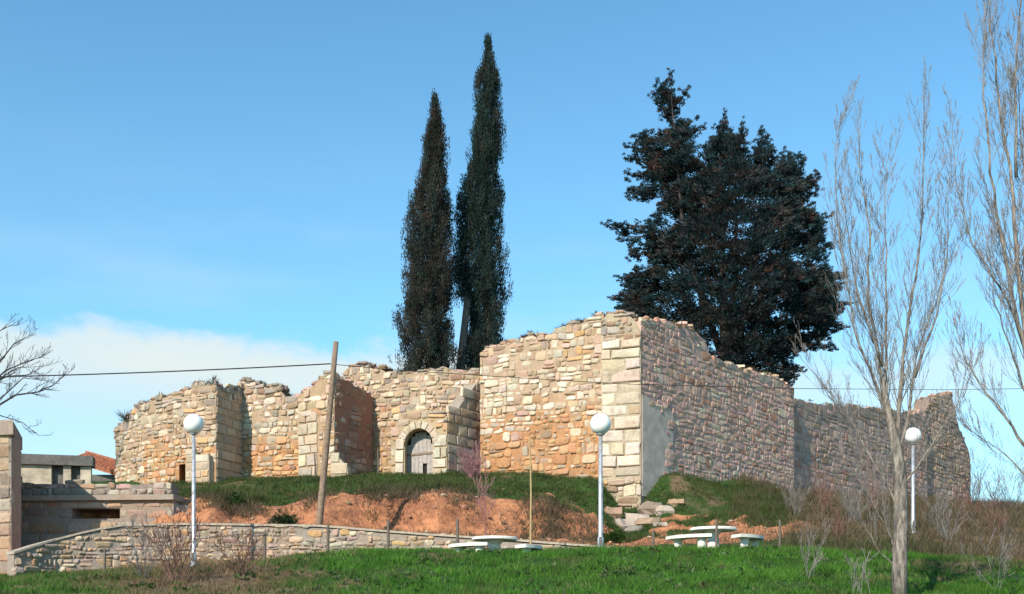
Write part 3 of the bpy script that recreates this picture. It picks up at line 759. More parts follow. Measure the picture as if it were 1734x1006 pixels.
lo = [p for p in WV.ashlar(.38, .8, vs0-.1, 1.5) if max(y for _, y in p) < vs0+.0]
mid = []
for ua, ub in ((0, s0), (s1, VL)): mid += [[(x, min(y, vs1)) for x, y in p] for p in WV.ashlar((vs1-vs0)/1.02, .62, vs1-.05, vs0+.005, ua, ub)]
cc = lambda px, py, g, d: pick(g, dict(grey=3, mauve=2, dgrey=3, brown=3)) if not (240 < px < 270 and py > 855) else pick(g, dict(red=3, pink=1))
for L in (up, lo, mid): lay(cv, WV, cvb, [p for p in L if clear(p)], cc, 'block', (-.005, .03), .1, .03, .04)
lv = WV.uv(150, 839)[1]
band('ledge', -.05, VL+.05, vtop+.003, lv, .16, -.8, M['stone'], cv, (.34, .29, .24))
WU = Wall([(20, 38.2), (291, 37.8)], [(20, 816), (150, 817), (291, 818)], lv+.003, .6, jag=.03, seed=41)
wu = WU.core('parapet', M['mortar'], cv, mortar((.26, .22, .19)))
lay(cv, WU, wu, WU.rubble(.22, .42), lambda px, py, g, d: pick(g, dict(grey=4, dgrey=3, mauve=2, brown=1)), 'parapet_stone', (.0, .06)); flush(cv)
WX = Wall([(294, 37.75), (322, 38.2)], [(294, 853), (322, 858)], 2.4, .6, seed=42)
wx = WX.core('side_stub', M['mortar'], cv, mortar((.34, .30, .24))); lay(cv, WX, wx, WX.ashlar(.36, .5), sc_ret, 'block', (.0, .06), .1, .04, .05); flush(cv)

# plastered outbuilding wall with a dark slab, and the tiled roof behind it
ob = empty('outbuilding', P(95, 816, 41), 'cream plastered outbuilding wall under a thick dark slab behind the gate pillar', 'outbuilding')
WO = Wall([(30, 41.0), (157, 41.6)], [(30, 786), (157, 791)], 4.6, .4, jag=0, seed=44)
vO0, vO1 = WO.uv(90, 824)[1], WO.uv(90, 788)[1]
for ua, ub, nm in ((30, 87, 'wall_panel'), (107, 120, 'wall_panel'), (136, 154, 'wall_panel')):
    ua, ub = WO.uv(ua, 800)[0], WO.uv(ub, 800)[0]; m = MB(); m.add([WO.pos(u, v, w_) for w_ in (0, -.35) for (u, v) in ((ua, vO0-.6), (ub, vO0-.6), (ub, vO1), (ua, vO1))], BX); m.build(nm, M['cream_plaster'], ob)
ua, ub = WO.uv(80, 800)[0], WO.uv(140, 800)[0]; m = MB(); m.add([WO.pos(u, v, w_) for w_ in (-.2, -.3) for (u, v) in ((ua, vO0-.6), (ub, vO0-.6), (ub, vO1-.01), (ua, vO1-.01))], BX); m.build('recess_shade', M['dark_slab_and_shade'], ob)  # dark panel paints the shade of the gaps between wall panels
m = MB(); ua, ub = WO.uv(26, 800)[0], WO.uv(158, 800)[0]; zt = WO.uv(95, 771)[1]
m.add([WO.pos(u, v, w_) for w_ in (.14, -.6) for (u, v) in ((ua, vO1+.004), (ub, vO1+.004), (ub, zt), (ua, zt))], BX); m.build('roof_slab', M['dark_slab_and_shade'], ob)
sh = empty('tiled_shed', P(175, 818, 53.5), 'small shed with a shaded opening under a weathered red tile roof beside the curved ruin wall', 'shed')
m = MB(); q0 = P(120, 795, 53.5); m.box((q0.x+1.3, 54.2, 6.1), (3.0, 1.6, 2.2)); m.build('shed_shade_box', M['dark_slab_and_shade'], sh)  # dark box paints the shaded opening under the roof
rm = MB(); ridge0, ridge1 = P(148, 769, 54.4), P(215, 790, 54.8); eave0, eave1 = P(120, 778, 53.0), P(205, 804, 53.0)
for i in range(13):
    for j in range(7):
        def pt(a, b): return (ridge0.lerp(ridge1, a)).lerp(eave0.lerp(eave1, a), b)
        a = (i+.5)/13; p0, p1 = pt(a, j/7), pt(a, (j+1.15)/7); up_ = Vector((0, 0, .03+.01*RNG.random()))
        rm.tube([p0+up_*.4, p1+up_*1.6], [.085, .10], 6)
o = rm.build('roof_tiles', M['tile'], sh); o['kind'] = 'stuff'
m = MB(); m.add([ridge0, ridge1, eave1, eave0], [(0, 1, 2, 3)]); b4 = [v-Vector((0, 0, .12)) for v in (ridge0, ridge1, eave1, eave0)]; m.add(b4, [(3, 2, 1, 0)]); m.f += [(0, 4, 5, 1), (1, 5, 6, 2), (2, 6, 7, 3), (3, 7, 4, 0)]; m.build('roof_deck', M['tile'], sh)
m = MB(); m.tube([ridge0+Vector((-.1, 0, .06)), ridge1+Vector((.1, 0, .06))], .12, 8); m.build('ridge_tiles', M['tile'], sh)

# boulders at the foot of the corner pier
for i, (px, py, Y, r) in enumerate([(1102, 858, 42.6, .45), (1082, 884, 42.0, .5), (1125, 872, 42.2, .38), (1055, 893, 41.6, .5), (1098, 893, 41.4, .42), (1072, 905, 40.8, .35), (1145, 858, 42.8, .3), (1035, 884, 42.0, .42), (1118, 900, 40.9, .25)]):
    x = (px-CX)/F*Y; V, Fc = blob((x, Y, min(max(H(x, Y)+r*.05, z_(py, Y)), H(x, Y)+r*.3)), r*.85, RNG, 8, (1.3, 1, .8))
    tag(obj('boulder', V, Fc, M['stone'], cols=[pick(RNG, dict(buff=2, grey=2, brown=2, dgrey=1))]*len(V)), 'rough buff boulder lying at the foot of the corner pier', 'boulder', 'boulders below the corner pier')

# ------------------------------------------------------------------ lamps, poles, wire
def lamp(px, pyg, pyb, Y, label):
    X = (px-CX)/F*Y; zg = z_(pyg, Y); zb = H(X, Y)-.15
    L = empty('street_lamp', (X, Y, zb), label, 'lamp', 'globe street lamps')
    m = MB(); m.lathe([(.085, 0), (.085, .5), (.062, .55), (.05, zg-zb-.30)], (X, Y, zb), 14); m.build('pole', M['galvanised'], L, True)
    m = MB(); m.lathe([(.05, -.30), (.10, -.29), (.12, -.245), (.10, -.22)], (X, Y, zg), 16); m.build('collar', M['galvanised'], L)
    m = MB(); m.lathe([(max(.004, .275*math.sin(t)), -.275*math.cos(t)) for t in np.linspace(.25, math.pi-.02, 18)], (X, Y, zg), 28); m.build('globe', M['globe'], L, True)
    m = MB(); m.lathe([(.17, .10), (.17, .17), (.095, .19)], (X, Y, zb), 14); m.build('base_plate', M['galvanised'], L)
    m = MB(); m.box((X-.01, Y-.086, zb+.42), (.07, .012, .22)); m.build('access_cover', M['dark_slab_and_shade'], L)
lamp(328, 718, 960, 31.4, 'white globe lamp on a grey pole in front of the curved ruin wall')
lamp(1017, 718, 925, 29.4, 'white globe lamp on a grey pole in front of the pale corner pier')
lamp(1546, 738, 895, 38.0, 'white globe lamp on a grey pole in front of the jagged wall end')
pb, pt_ = P(540, 892, 34.6), P(569, 579, 34.9)
d = (pt_-pb); m = MB(); q0 = pb-d*.10
m.tube([q0+d*1.1*t for t in np.linspace(0, 1, 8)], [.115-.035*t for t in np.linspace(0, 1, 8)], 10)
wp = m.build('utility_pole', M['pole_wood'], None, True); tag(wp, 'leaning wooden pole rising behind the low wall, carrying the cable', 'pole')
def wire(name, pts, r, label):
    m = MB(); m.tube(pts, r, 5); return tag(m.build(name, M['cable']), label, 'cable')
hook = pb.lerp(pt_, (892-617)/(892-579))
A = P(-160, 641, 36.0); pts = [A.lerp(hook+Vector((-.09, -.05, 0)), t)-Vector((0, 0, .12*4*t*(1-t)*.6)) for t in np.linspace(0, 1, 24)]
wire('overhead_cable', pts, .020, 'dark cable strung from the left up to the wooden pole')
B_ = [(565, 617, 34.86), (650, 625, 35.5), (815, 636, 36.5), (1050, 650, 38.5), (1345, 658, 42), (1600, 660, 46), (1900, 656, 50)]
wire('overhead_cable', [P(*b) for b in B_], .011, 'thin cable running from the wooden pole past the corner pier into the sky')

# fence posts with a rail, and stakes
posts = [(448, 900, 30.8, 'dark fence post where the thin rail ends'), (555, 890, 30.8, 'weathered fence post just beside the foot of the leaning pole'), (657, 880, 30.6, 'weathered fence post midway between the leaning pole and the white tables'), (774, 879, 30.4, 'weathered fence post touching the end of the white curved bench')]
for px, py, Y, lab in posts:
    X = (px-CX)/F*Y; zt = z_(py, Y); zb = H(X, Y)-.2; m = MB(); m.tube([(X, Y, zb), (X+.01, Y, zt-.02), (X+.01, Y, zt)], [.045, .042, .03], 8)
    tag(m.build('fence_post', M['post_wood']), lab or 'weathered fence post standing alone before the low rubble wall', 'post', 'fence posts before the low wall')
for px, py, Y, lab in [(177, 929, 30.6, 'short fence post in the grass before the wall ramp'), (1213, 880, 29.2, 'thin fence post in front of the round stone table'), (1106, 898, 29.6, 'thin fence post between the pale corner lamp and the stone benches'), (1320, 880, 31.0, 'thin post between the white benches and the dry brush')]:
    X = (px-CX)/F*Y; zt = z_(py, Y); zb = H(X, Y)-.2; m = MB(); m.tube([(X, Y, zb), (X+.01, Y, zt-.02), (X+.01, Y, zt)], [.035, .033, .024], 8)
    tag(m.build('fence_post', M['post_wood']), lab, 'post', 'thin fence posts')
m = MB(); a, b = P(322, 913, 31.3), P(448, 903, 30.76); m.tube([a.lerp(b, t)+Vector((0, -.06, -.02*math.sin(t*7))) for t in np.linspace(0, 1, 8)], .016, 6)
tag(m.build('fence_rail', M['post_wood']), 'thin dark rail from the lamp pole to the first fence post', 'rail')
for px, pt2, pb2, Y, r, mt, lab in [(898, 740, 930, 30.4, .028, 'cane', 'tall yellow cane stake standing before the sunlit wall'), (533, 768, 812, 44.6, .04, 'post_wood', 'dark upright stick leaning on the broken pier'), (640, 760, 806, 45.0, .04, 'post_wood', 'grey stake standing left of the arched doorway'), (355, 768, 826, 45.1, .045, 'post_wood', 'dark upright stake at the corner of the squared pier')]:
    X = (px-CX)/F*Y; m = MB(); m.tube([(X, Y, H(X, Y)-.2), (X+.02, Y, z_((pt2+pb2)/2, Y)), (X-.01, Y, z_(pt2, Y))], [r, r*.9, r*.7], 7)
    tag(m.build('stake', M[mt]), lab, 'stake')

# ------------------------------------------------------------------ stone picnic tables with curved benches
def table(px, pyt, Y, R, label):
    X = (px-CX)/F*Y; zt = z_(pyt, Y); zb = H(X, Y)-.1
    t = empty('picnic_table', (X, Y, zb), label, 'table', 'round stone tables')
    m = MB(); m.lathe([(R-.03, -.085), (R, -.07), (R, -.02), (R-.02, 0)], (X, Y, zt), 36); m.build('tabletop', M['concrete_white'], t)
    m = MB(); m.lathe([(.26, 0), (.24, .08), (.17, .16), (.15, zt-zb-.2), (.24, zt-zb-.087)], (X, Y, zb), 18); m.build('pedestal', M['concrete_white'], t)
    return X, Y, zt
def bench(X, Y, zt, r0, r1, a0, a1, label, zs=-.27):
    am = math.radians((a0+a1)/2); rm_ = (r0+r1)/2; bx, by = X+rm_*math.cos(am), Y+rm_*math.sin(am); zb = H(bx, by)-.1
    b = empty('curved_bench', (bx, by, zb), label, 'bench', 'curved stone benches')
    m = MB(); n = 12; z1 = zt+zs; z0 = z1-.085
    for i in range(n+1):
        t = math.radians(a0+(a1-a0)*i/n); co, si = math.cos(t), math.sin(t)
        m.v += [(X+r0*co, Y+r0*si, z0), (X+r1*co, Y+r1*si, z0), (X+r1*co, Y+r1*si, z1), (X+r0*co, Y+r0*si, z1)]
    for i in range(n):
        for k in range(4): m.f.append((4*i+k, 4*i+4+k, 4*i+4+(k+1) % 4, 4*i+(k+1) % 4))
    m.f += [(0, 1, 2, 3), tuple(4*n+k for k in (3, 2, 1, 0))]; m.build('seat', M['concrete_white'], b)
    for f in (.2, .8):
        t = math.radians(a0+(a1-a0)*f); c = (X+rm_*math.cos(t), Y+rm_*math.sin(t)); m = MB()
        m.lathe([(.15, 0), (.12, .05), (.11, z0-zb-.06), (.15, z0-zb-.002)], (c[0], c[1], zb), 12); m.build('leg', M['concrete_white'], b)
T = table(1208, 894, 31.0, .64, 'round white stone table with a thin post before it')
bench(*T, .88, 1.36, 188, 258, 'curved white stone bench on the wall side of the table with a post', -.26)
bench(*T, .88, 1.36, -68, 8, 'curved white stone bench on the brush side of the table with a post', -.26)
T = table(838, 910, 30.2, .62, 'round white stone table standing before the end of the low wall')
bench(*T, .84, 1.28, 196, 262, 'curved white stone bench beside the last fence post', -.22)
bench(*T, .84, 1.28, -50, 12, 'curved white stone bench at the foot of the cane stake', -.25)

# ------------------------------------------------------------------ vegetation
def leaves(name, C, D, L, Wd, cols, mat, parent):
    """diamond leaves: centres, directions, lengths, widths, colours"""
    n = len(C); D = D/np.linalg.norm(D, axis=1, keepdims=True)
    r = NP.normal(size=(n, 3)); S = np.cross(D, r); S /= np.linalg.norm(S, axis=1, keepdims=True)+1e-9
    L = np.asarray(L)[:, None]; Wd = np.asarray(Wd)[:, None]
    V = np.empty((n, 4, 3)); V[:, 0] = C; V[:, 1] = C+D*L*.45+S*Wd; V[:, 2] = C+D*L; V[:, 3] = C+D*L*.45-S*Wd
    Fc = np.arange(n*4).reshape(n, 4)
    return fastmesh(name, V.reshape(-1, 3), Fc, np.repeat(cols, 4, axis=0), mat, parent)
def fastmesh(name, V, Fc, cols, mat, parent=None):
    if parent is not None: V = V-np.array(parent.location)
    me = bpy.data.meshes.new(name); n, k = Fc.shape
    me.vertices.add(len(V)); me.vertices.foreach_set('co', V.astype(np.float32).ravel())
    me.loops.add(n*k); me.loops.foreach_set('vertex_index', Fc.astype(np.int32).ravel())
    me.polygons.add(n); me.polygons.foreach_set('loop_start', np.arange(0, n*k, k, dtype=np.int32)); me.polygons.foreach_set('loop_total', np.full(n, k, dtype=np.int32))
    me.update(calc_edges=True)
    a = me.color_attributes.new('tint', 'FLOAT_COLOR', 'POINT'); c = np.ones((len(V), 4), np.float32); c[:, :3] = cols; a.data.foreach_set('color', c.ravel())
    me.materials.append(mat); o = bpy.data.objects.new(name, me); COL.objects.link(o)
    if parent is not None: o.parent = parent
    return o
def clumps(C, per, spread, dirs, dspread, col, cvar, Ls, Ws):
    n = len(C)*per; c = np.repeat(C, per, 0)+np.clip(NP.normal(size=(n, 3)), -1.5, 1.5)*spread
    d = np.repeat(dirs, per, 0)+NP.normal(size=(n, 3))*dspread
    k = np.repeat(col*NP.uniform(1-cvar, 1+cvar, (len(C), 1)), per, 0)*NP.uniform(.75, 1.25, (n, 1))
    return c, d, NP.uniform(*Ls, n), NP.uniform(*Ws, n), k
def cypress(tag_, tab, Y, label, red, trunk_px):
    """tab: (row, left edge, right edge) read off the tree itself"""
    zb = 7.0; base = Vector(((trunk_px-CX)/F*Y, Y, zb)); t = empty('cypress_tree', base, label, 'tree', 'cypresses behind the ruin')
    rows = np.array(tab, float); zs = (HY-rows[:, 0])/F*Y; xl = (rows[:, 1]-CX)/F*Y; xr = (rows[:, 2]-CX)/F*Y
    o = np.argsort(zs); zs, xl, xr = zs[o], xl[o], xr[o]
    n = 2700; rad = lambda z: 1.0*(np.interp(z, zs, xr)-np.interp(z, zs, xl))/2
    zz = NP.uniform(zs[0]-.5, zs[-1]-.1, n*3); keep = NP.random(n*3) < (rad(zz)+.12)/1.6; zz = zz[keep][:n]
    R = rad(zz); cx = (np.interp(zz, zs, xr)+np.interp(zz, zs, xl))/2; th = NP.uniform(0, 2*np.pi, len(zz)); q = np.sqrt(NP.uniform(.12, 1, len(zz)))
    bulge = np.array([1+.36*noise.noise(Vector((1.5*math.cos(a_), 1.5*math.sin(a_)+trunk_px, b_*.55)))+.48*noise.noise(Vector((3*math.cos(a_), 3*math.sin(a_)+trunk_px, b_*1.3))) for a_, b_ in zip(th, zz)])
    rr = np.maximum(0, R*q*bulge-.10); C = np.stack([cx+rr*np.cos(th), Y+rr*np.sin(th), zz], 1)
    dirs = np.stack([np.cos(th)*.35, np.sin(th)*.35, np.full_like(th, 1.0)], 1)
    g = np.array([.026, .056, .048]); rd = np.array([.088, .054, .042])
    mixr = np.clip(NP.normal(red, .25, len(zz)), 0, 1)[:, None]; col = g*(1-mixr)+rd*mixr
    a = clumps(C, 58, np.array([.09, .09, .26]), dirs, .16, col, .5, (.08, .17), (.013, .026))
    # wisps that break the outline
    k = NP.integers(0, len(C), 50); tip = C[k]; out = dirs[k]*np.array([1.6, 1.6, 1]); reach = NP.uniform(.15, .45, (50, 1)); tip = tip+np.stack([np.cos(th[k]), np.sin(th[k]), np.zeros(50)], 1)*reach
    b = clumps(tip, 14, np.array([.06, .06, .16]), out, .2, col[k], .2, (.10, .22), (.015, .03))
    cat = [np.concatenate(x) for x in zip(a, b)]
    leaves('crown', *cat[:4], cat[4], M['conifer_leaf'], t)
    m = MB(); xt = float(np.interp(zs[-1]-1, zs, (xl+xr)/2)); xm = (trunk_px-CX)/F*Y
    m.tube([(xm, Y, zb-.4), (xm+.1, Y, 11), (xm*.6+xt*.4, Y, 18), (xt, Y, zs[-1]-1.2)], [.34, .28, .17, .03], 9); m.build('trunk', M['cypress_bark'], t)
    return t
TABL = [(163, 734, 738), (180, 730, 742), (205, 725, 748), (225, 719, 752), (250, 716, 757), (275, 709, 756), (300, 711, 755), (325, 702, 757), (340, 697, 767), (370, 692, 770), (400, 687, 769), (430, 684, 766), (460, 679, 770), (490, 683, 768), (515, 681, 764), (532, 677, 752), (545, 676, 764), (570, 677, 769), (600, 676, 769), (640, 679, 768), (700, 684, 765), (800, 700, 745)]
TABR = [(66, 824, 830), (80, 820, 833), (105, 818, 836), (118, 812, 842), (132, 804, 849), (165, 804, 850), (200, 803, 849), (230, 799, 851), (260, 794, 853), (290, 787, 852), (320, 780, 850), (350, 774, 853), (400, 766, 850), (440, 759, 852), (470, 760, 853), (492, 768, 855), (503, 784, 855), (520, 790, 855), (570, 788, 856), (610, 780, 852), (640, 780, 850), (700, 790, 846), (800, 800, 835)]
cypress('a', TABL, 57, 'narrower shorter cypress with reddish brown foliage behind the doorway wall', .42, 724)
tr = cypress('b', TABR, 59, 'taller dark green cypress with a bare side stem behind the ruin', .06, 822)
m = MB(); m.tube([P(779, 700, 58.4), P(780, 620, 58.4), P(786, 560, 58.4), P(792, 500, 58.5), P(806, 440, 58.8)], [.30, .25, .20, .17, .08], 9); m.build('side_stem', M['cypress_bark'], tr)

# broad conifer
POLY = [(1118, 150), (1108, 146), (1120, 156), (1112, 168), (1102, 172), (1121, 176), (1114, 184), (1124, 192), (1133, 205), (1134, 218), (1116, 222), (1090, 220), (1068, 230), (1082, 240), (1054, 246), (1078, 258), (1056, 264), (1062, 274), (1088, 280), (1090, 292), (1055, 298), (1062, 310), (1098, 308), (1060, 322), (1058, 336), (1074, 340), (1092, 344), (1118, 334), (1112, 352), (1092, 378), (1070, 374), (1048, 376), (1022, 373), (1030, 382), (1044, 388), (1046, 402), (1062, 408), (1066, 436), (1082, 438), (1096, 430), (1098, 448), (1076, 450), (1060, 470), (1042, 472), (1050, 484), (1062, 490), (1034, 500), (1048, 510), (1040, 530), (1060, 580), (1120, 640), (1200, 680), (1290, 690), (1336, 660), (1362, 625), (1340, 612), (1352, 600), (1380, 594), (1418, 590), (1406, 570), (1428, 556), (1416, 540), (1436, 520), (1422, 500), (1434, 470), (1432, 455), (1410, 462), (1400, 440), (1412, 420), (1396, 400), (1404, 365), (1390, 370), (1384, 352), (1368, 345), (1364, 335), (1386, 328), (1388, 300), (1380, 286), (1370, 296), (1358, 304), (1352, 298), (1362, 270), (1352, 258), (1340, 262), (1330, 256), (1316, 262), (1308, 240), (1290, 216), (1282, 228), (1284, 244), (1282, 262), (1272, 262), (1264, 240), (1256, 208), (1250, 230), (1240, 224), (1224, 196), (1214, 212), (1212, 226), (1196, 238), (1190, 246), (1174, 238), (1194, 218), (1176, 220), (1168, 206), (1152, 200), (1144, 194), (1142, 180), (1150, 172), (1162, 160), (1146, 166), (1142, 158), (1146, 140), (1130, 134), (1120, 140)]
def in_poly(x, y, poly):
    c = np.zeros(len(x), bool); n = len(poly)
    for i in range(n):
        x0, y0 = poly[i]; x1, y1 = poly[i-1]
        if y0 == y1: continue
        k = ((y0 > y) != (y1 > y)) & (x < (x1-x0)*(y-y0)/(y1-y0)+x0); c ^= k
    return c
def dist_poly(x, y, poly):
    d = np.full(len(x), 1e9)
    for i in range(len(poly)):
        a = np.array(poly[i], float); b = np.array(poly[i-1], float); ab = b-a; t = np.clip(((x-a[0])*ab[0]+(y-a[1])*ab[1])/(ab@ab), 0, 1)
        d = np.minimum(d, np.hypot(x-a[0]-t*ab[0], y-a[1]-t*ab[1]))
    return d
YC = 63.0; sC = YC/F
cb = Vector(((1235-CX)*sC, YC, 7.0)); ct = empty('conifer_tree', cb, 'broad dark conifer with several ragged tops and tiered branches behind the shaded wall', 'tree')
x = NP.uniform(1015, 1440, 30000); y = NP.uniform(130, 695, 30000); k = in_poly(x, y, POLY); x, y = x[k], y[k]
dd = dist_poly(x, y, POLY); depth = np.minimum(6.5, 1.35*(dd*sC)+.25); yo = depth*NP.uniform(-1, 1, len(x))*np.sqrt(NP.uniform(.2, 1, len(x)))
X3 = (x-CX)*sC; Z3 = (HY-y)*sC
LX = [(px_-CX)*sC for px_ in (1132, 1224, 1290, 1352)]
rl = np.min([np.abs(X3-l) for l in LX], axis=0); zt_ = Z3-.45*np.hypot(rl, yo*.6)
nz = np.array([.75*noise.noise(Vector((a*.5, b*.5, c*1.25)))+.45*noise.noise(Vector((a*1.3, b*1.1, c*2.2+9))) for a, b, c in zip(X3, yo, zt_)])
edge = dd*sC < .55
k = ((nz > -.07) | (edge & (nz > -.30))) & (dd > 3*NP.random(len(dd))); X3, yo, Z3, dd, nz = X3[k], yo[k], Z3[k], dd[k], nz[k]
sel = NP.permutation(len(X3))[:9000]; X3, yo, Z3, dd, nz = X3[sel], yo[sel], Z3[sel], dd[sel], nz[sel]
ax = (1235-CX)*sC; C = np.stack([X3, YC+yo, Z3], 1)
out = np.stack([np.sign(X3-ax)*np.minimum(1, np.abs(X3-ax)/3), yo*.25, np.full(len(X3), .45)], 1); out[:, 2] += np.clip((Z3-24)/10, 0, .8)
g = np.array([.024, .054, .056]); rd = np.array([.110, .058, .044]); mr = np.clip(NP.normal(.06, .25, len(X3))+.9*nz, 0, 1)[:, None]
cat = clumps(C, 32, np.array([.15, .15, .085]), out, .42, g*(1-mr)+rd*mr, .5, (.12, .30), (.020, .044))
sz = np.repeat(np.clip(dd/22, .42, 1), 32); cat = (np.repeat(C, 32, 0)+(cat[0]-np.repeat(C, 32, 0))*sz[:, None], cat[1], cat[2]*sz, cat[3]*np.clip(sz*1.2, .6, 1), cat[4])
# arms: tiered boughs and tops that break the outline
ARMS = [(1108, 148, 1131, 168), (1100, 172, 1131, 184), (1162, 160, 1136, 182), (1116, 186, 1134, 204), (1146, 178, 1136, 196), (1130, 132, 1134, 190), (1194, 216, 1140, 236), (1178, 206, 1140, 222), (1068, 230, 1130, 236), (1054, 247, 1128, 256), (1058, 264, 1128, 274), (1055, 299, 1126, 296),
        (1058, 332, 1124, 318), (1020, 374, 1110, 384), (1044, 402, 1110, 396), (1062, 432, 1120, 420), (1040, 473, 1110, 462), (1032, 501, 1110, 488), (1040, 526, 1110, 515), (1386, 290, 1340, 316), (1390, 322, 1340, 340), (1406, 364, 1350, 386), (1410, 420, 1350, 425), (1436, 458, 1370, 474), (1438, 520, 1370, 510), (1432, 556, 1370, 545),
        (1420, 590, 1350, 575), (1364, 628, 1300, 600), (1224, 194, 1222, 250), (1256, 206, 1252, 255), (1290, 214, 1290, 270), (1330, 252, 1325, 300), (1362, 262, 1350, 310), (1205, 226, 1220, 256), (1272, 250, 1288, 280), (1310, 240, 1296, 276), (1376, 345, 1345, 360)]
ac = []; ad = []; ar_ = []
for (tx, ty, rx, ry) in ARMS:
    tip_ = P(tx, ty, YC); rt = P(rx, ry, YC); tip_.y += RNG.uniform(-1.2, .6); L_ = (tip_-rt).length; dr_ = (tip_-rt).normalized(); n = int(8+L_*9)
    for i in range(n):
        f = (i+.5)/n; wd = .32*(1-f)**.7+.05; q = rt.lerp(tip_, f)+Vector((0, 0, -.18*L_*math.sin(math.pi*f)*.4))
        off = Vector((RNG.gauss(0, 1), RNG.gauss(0, 1.3), RNG.gauss(0, .65)))*wd*.75; ac.append(q+off); ad.append(dr_*1.1+off*.6+Vector((0, 0, .3))); ar_.append(.45+.5*(1-f))
ac = np.array(ac); ad = np.array(ad); mr2 = np.clip(NP.normal(.22, .3, len(ac)), 0, 1)[:, None]; c2 = clumps(ac, 30, np.array([.12, .12, .07]), ad, .42, g*(1-mr2)+rd*mr2, .4, (.12, .28), (.018, .040))
sz2 = np.repeat(np.array(ar_), 30); c2 = (np.repeat(ac, 30, 0)+(c2[0]-np.repeat(ac, 30, 0))*sz2[:, None], c2[1], c2[2]*sz2, c2[3]*np.clip(sz2*1.3, .6, 1), c2[4])
cat = [np.concatenate(x_) for x_ in zip(cat, c2)]
leaves('crown', *cat[:4], cat[4], M['conifer_leaf'], ct)
m = MB(); m.tube([(cb.x, YC, 6.6), (cb.x+.1, YC, 12), (cb.x-.3, YC, 18)], [.5, .42, .3], 10); m.build('trunk', M['dark_bark'], ct)
m = MB()
for px, py, yy in ((1132, 140, -1), (1224, 205, .6), (1290, 225, -.4), (1352, 265, .8), (1255, 215, 1.4)):
    a = Vector((cb.x, YC, 14)); b = P(px, py+34, YC); b.y = YC+yy; mid_ = Vector((a.x+(b.x-a.x)*.75, (a.y+b.y)/2, a.z+(b.z-a.z)*.45))
    m.tube([a, mid_, b.lerp(mid_, .35), b], [.24, .13, .06, .015], 7)
for (tx, ty, rx, ry) in ARMS:
    a, b = P(rx, ry, YC), P(tx, ty, YC).lerp(P(rx, ry, YC), .2); m.tube([a, a.lerp(b, .5)-Vector((0, 0, .08)), b], [.07, .045, .015], 5)
for k in range(70):
    i = int(NP.integers(0, len(X3)))
    if dd[i] < 26: continue
    e = Vector(C[i]); s_ = Vector((cb.x+(e.x-cb.x)*.25, YC+(e.y-YC)*.15, e.z-abs(e.x-cb.x)*.25)); m.tube([s_, s_.lerp(e, .5)+Vector((0, 0, -.1)), e], [.06, .045, .015], 5)
m.build('limbs', M['dark_bark'], ct)

# bare trees
def grow(m, p, d, L, r, lvl, rng, up=.35, spread=.55, kids=(6, 5, 3), seg=5, wob=.10, rmin=.004, sides=4):
    pts = [Vector(p)]; d = Vector(d).normalized(); rad = [r]
    for i in range(seg):
        d = (d+Vector((rng.uniform(-1, 1), rng.uniform(-1, 1), rng.uniform(-.6, 1)))*wob+Vector((0, 0, up*.18))).normalized()
        pts.append(pts[-1]+d*(L/seg)); rad.append(max(rmin, r*(1-.8*(i+1)/seg)))
    m.tube(pts, rad, sides if r > .012 else 3, None, False)
    if lvl <= 0: return
    for k in range(kids[-lvl]):
        t = rng.uniform(.15, .97)*seg; i = min(int(t), seg-1); q = pts[i].lerp(pts[i+1], t-i)
        dd = (pts[i+1]-pts[i]).normalized(); s = Vector((rng.gauss(0, 1), rng.gauss(0, 1), rng.gauss(0, .4))); s = (s-dd*s.dot(dd)).normalized()
        rr = rad[i]+(rad[i+1]-rad[i])*(t-i)
        grow(m, q, dd+s*spread*rng.uniform(.7, 1.3), L*rng.uniform(.28, .5)*(1.1-.4*t/seg), max(rmin, rr*rng.uniform(.4, .6)), lvl-1, rng, up, spread, kids, max(3, seg-1), wob, rmin, 4)
def limbtree(name, label, trunk, limbs, Y, rng, group, twmat, kids, Lside, up=.8, spread=.45, rmin=.0028, cat='tree'):
    base = P(trunk[0][0], trunk[0][1], Y); base.z = H(base.x, Y)-.1
    t = empty(name, base, label, cat, group); m = MB(); pts = [base]+[P(a, b, Y) for a, b, _ in trunk[1:]]; m.tube(pts, [r for _, _, r in trunk], 12); m.build('trunk', M['poplar_bark'], t, True)
    mm = MB(); tw = MB()
    for pl, r0, r1, dy in limbs:
        n = len(pl); pts = [P(a, b, Y) for a, b in pl]
        for i, p in enumerate(pts): p.y += dy*i/(n-1)
        fine = []
        for i in range(n-1):
            for s in range(4): fine.append(pts[i].lerp(pts[i+1], s/4)+Vector((rng.gauss(0, .012), rng.gauss(0, .012), 0)))
        fine.append(pts[-1]); k = len(fine); rad = [.78*(r0+(r1-r0)*(i/(k-1))**.6) for i in range(k)]
        mm.tube(fine, rad, 7, None, True)
        tot = sum((fine[i+1]-fine[i]).length for i in range(k-1)); nk = int(kids*tot)
        for _ in range(nk):
            i = rng.randrange(max(1, k//8), k-1); f_ = rng.random(); q = fine[i].lerp(fine[i+1], f_); dd = (fine[i+1]-fine[i]).normalized()
            s = Vector((rng.gauss(0, 1), rng.gauss(0, 1), 0)); s = (s-dd*s.dot(dd)).normalized()
            grow(tw, q, dd+s*spread*rng.uniform(.6, 1.4), Lside*rng.uniform(.4, 1.15)*(1.15-.6*i/k), max(rmin, rad[i]*rng.uniform(.18, .34)), 2, rng, up, .42, (5, 3), 5, .06, rmin)
    mm.build('limbs', M['poplar_bark'], t, True); tw.build('twigs', M[twmat], t)
    return t
r_ = random.Random(77)
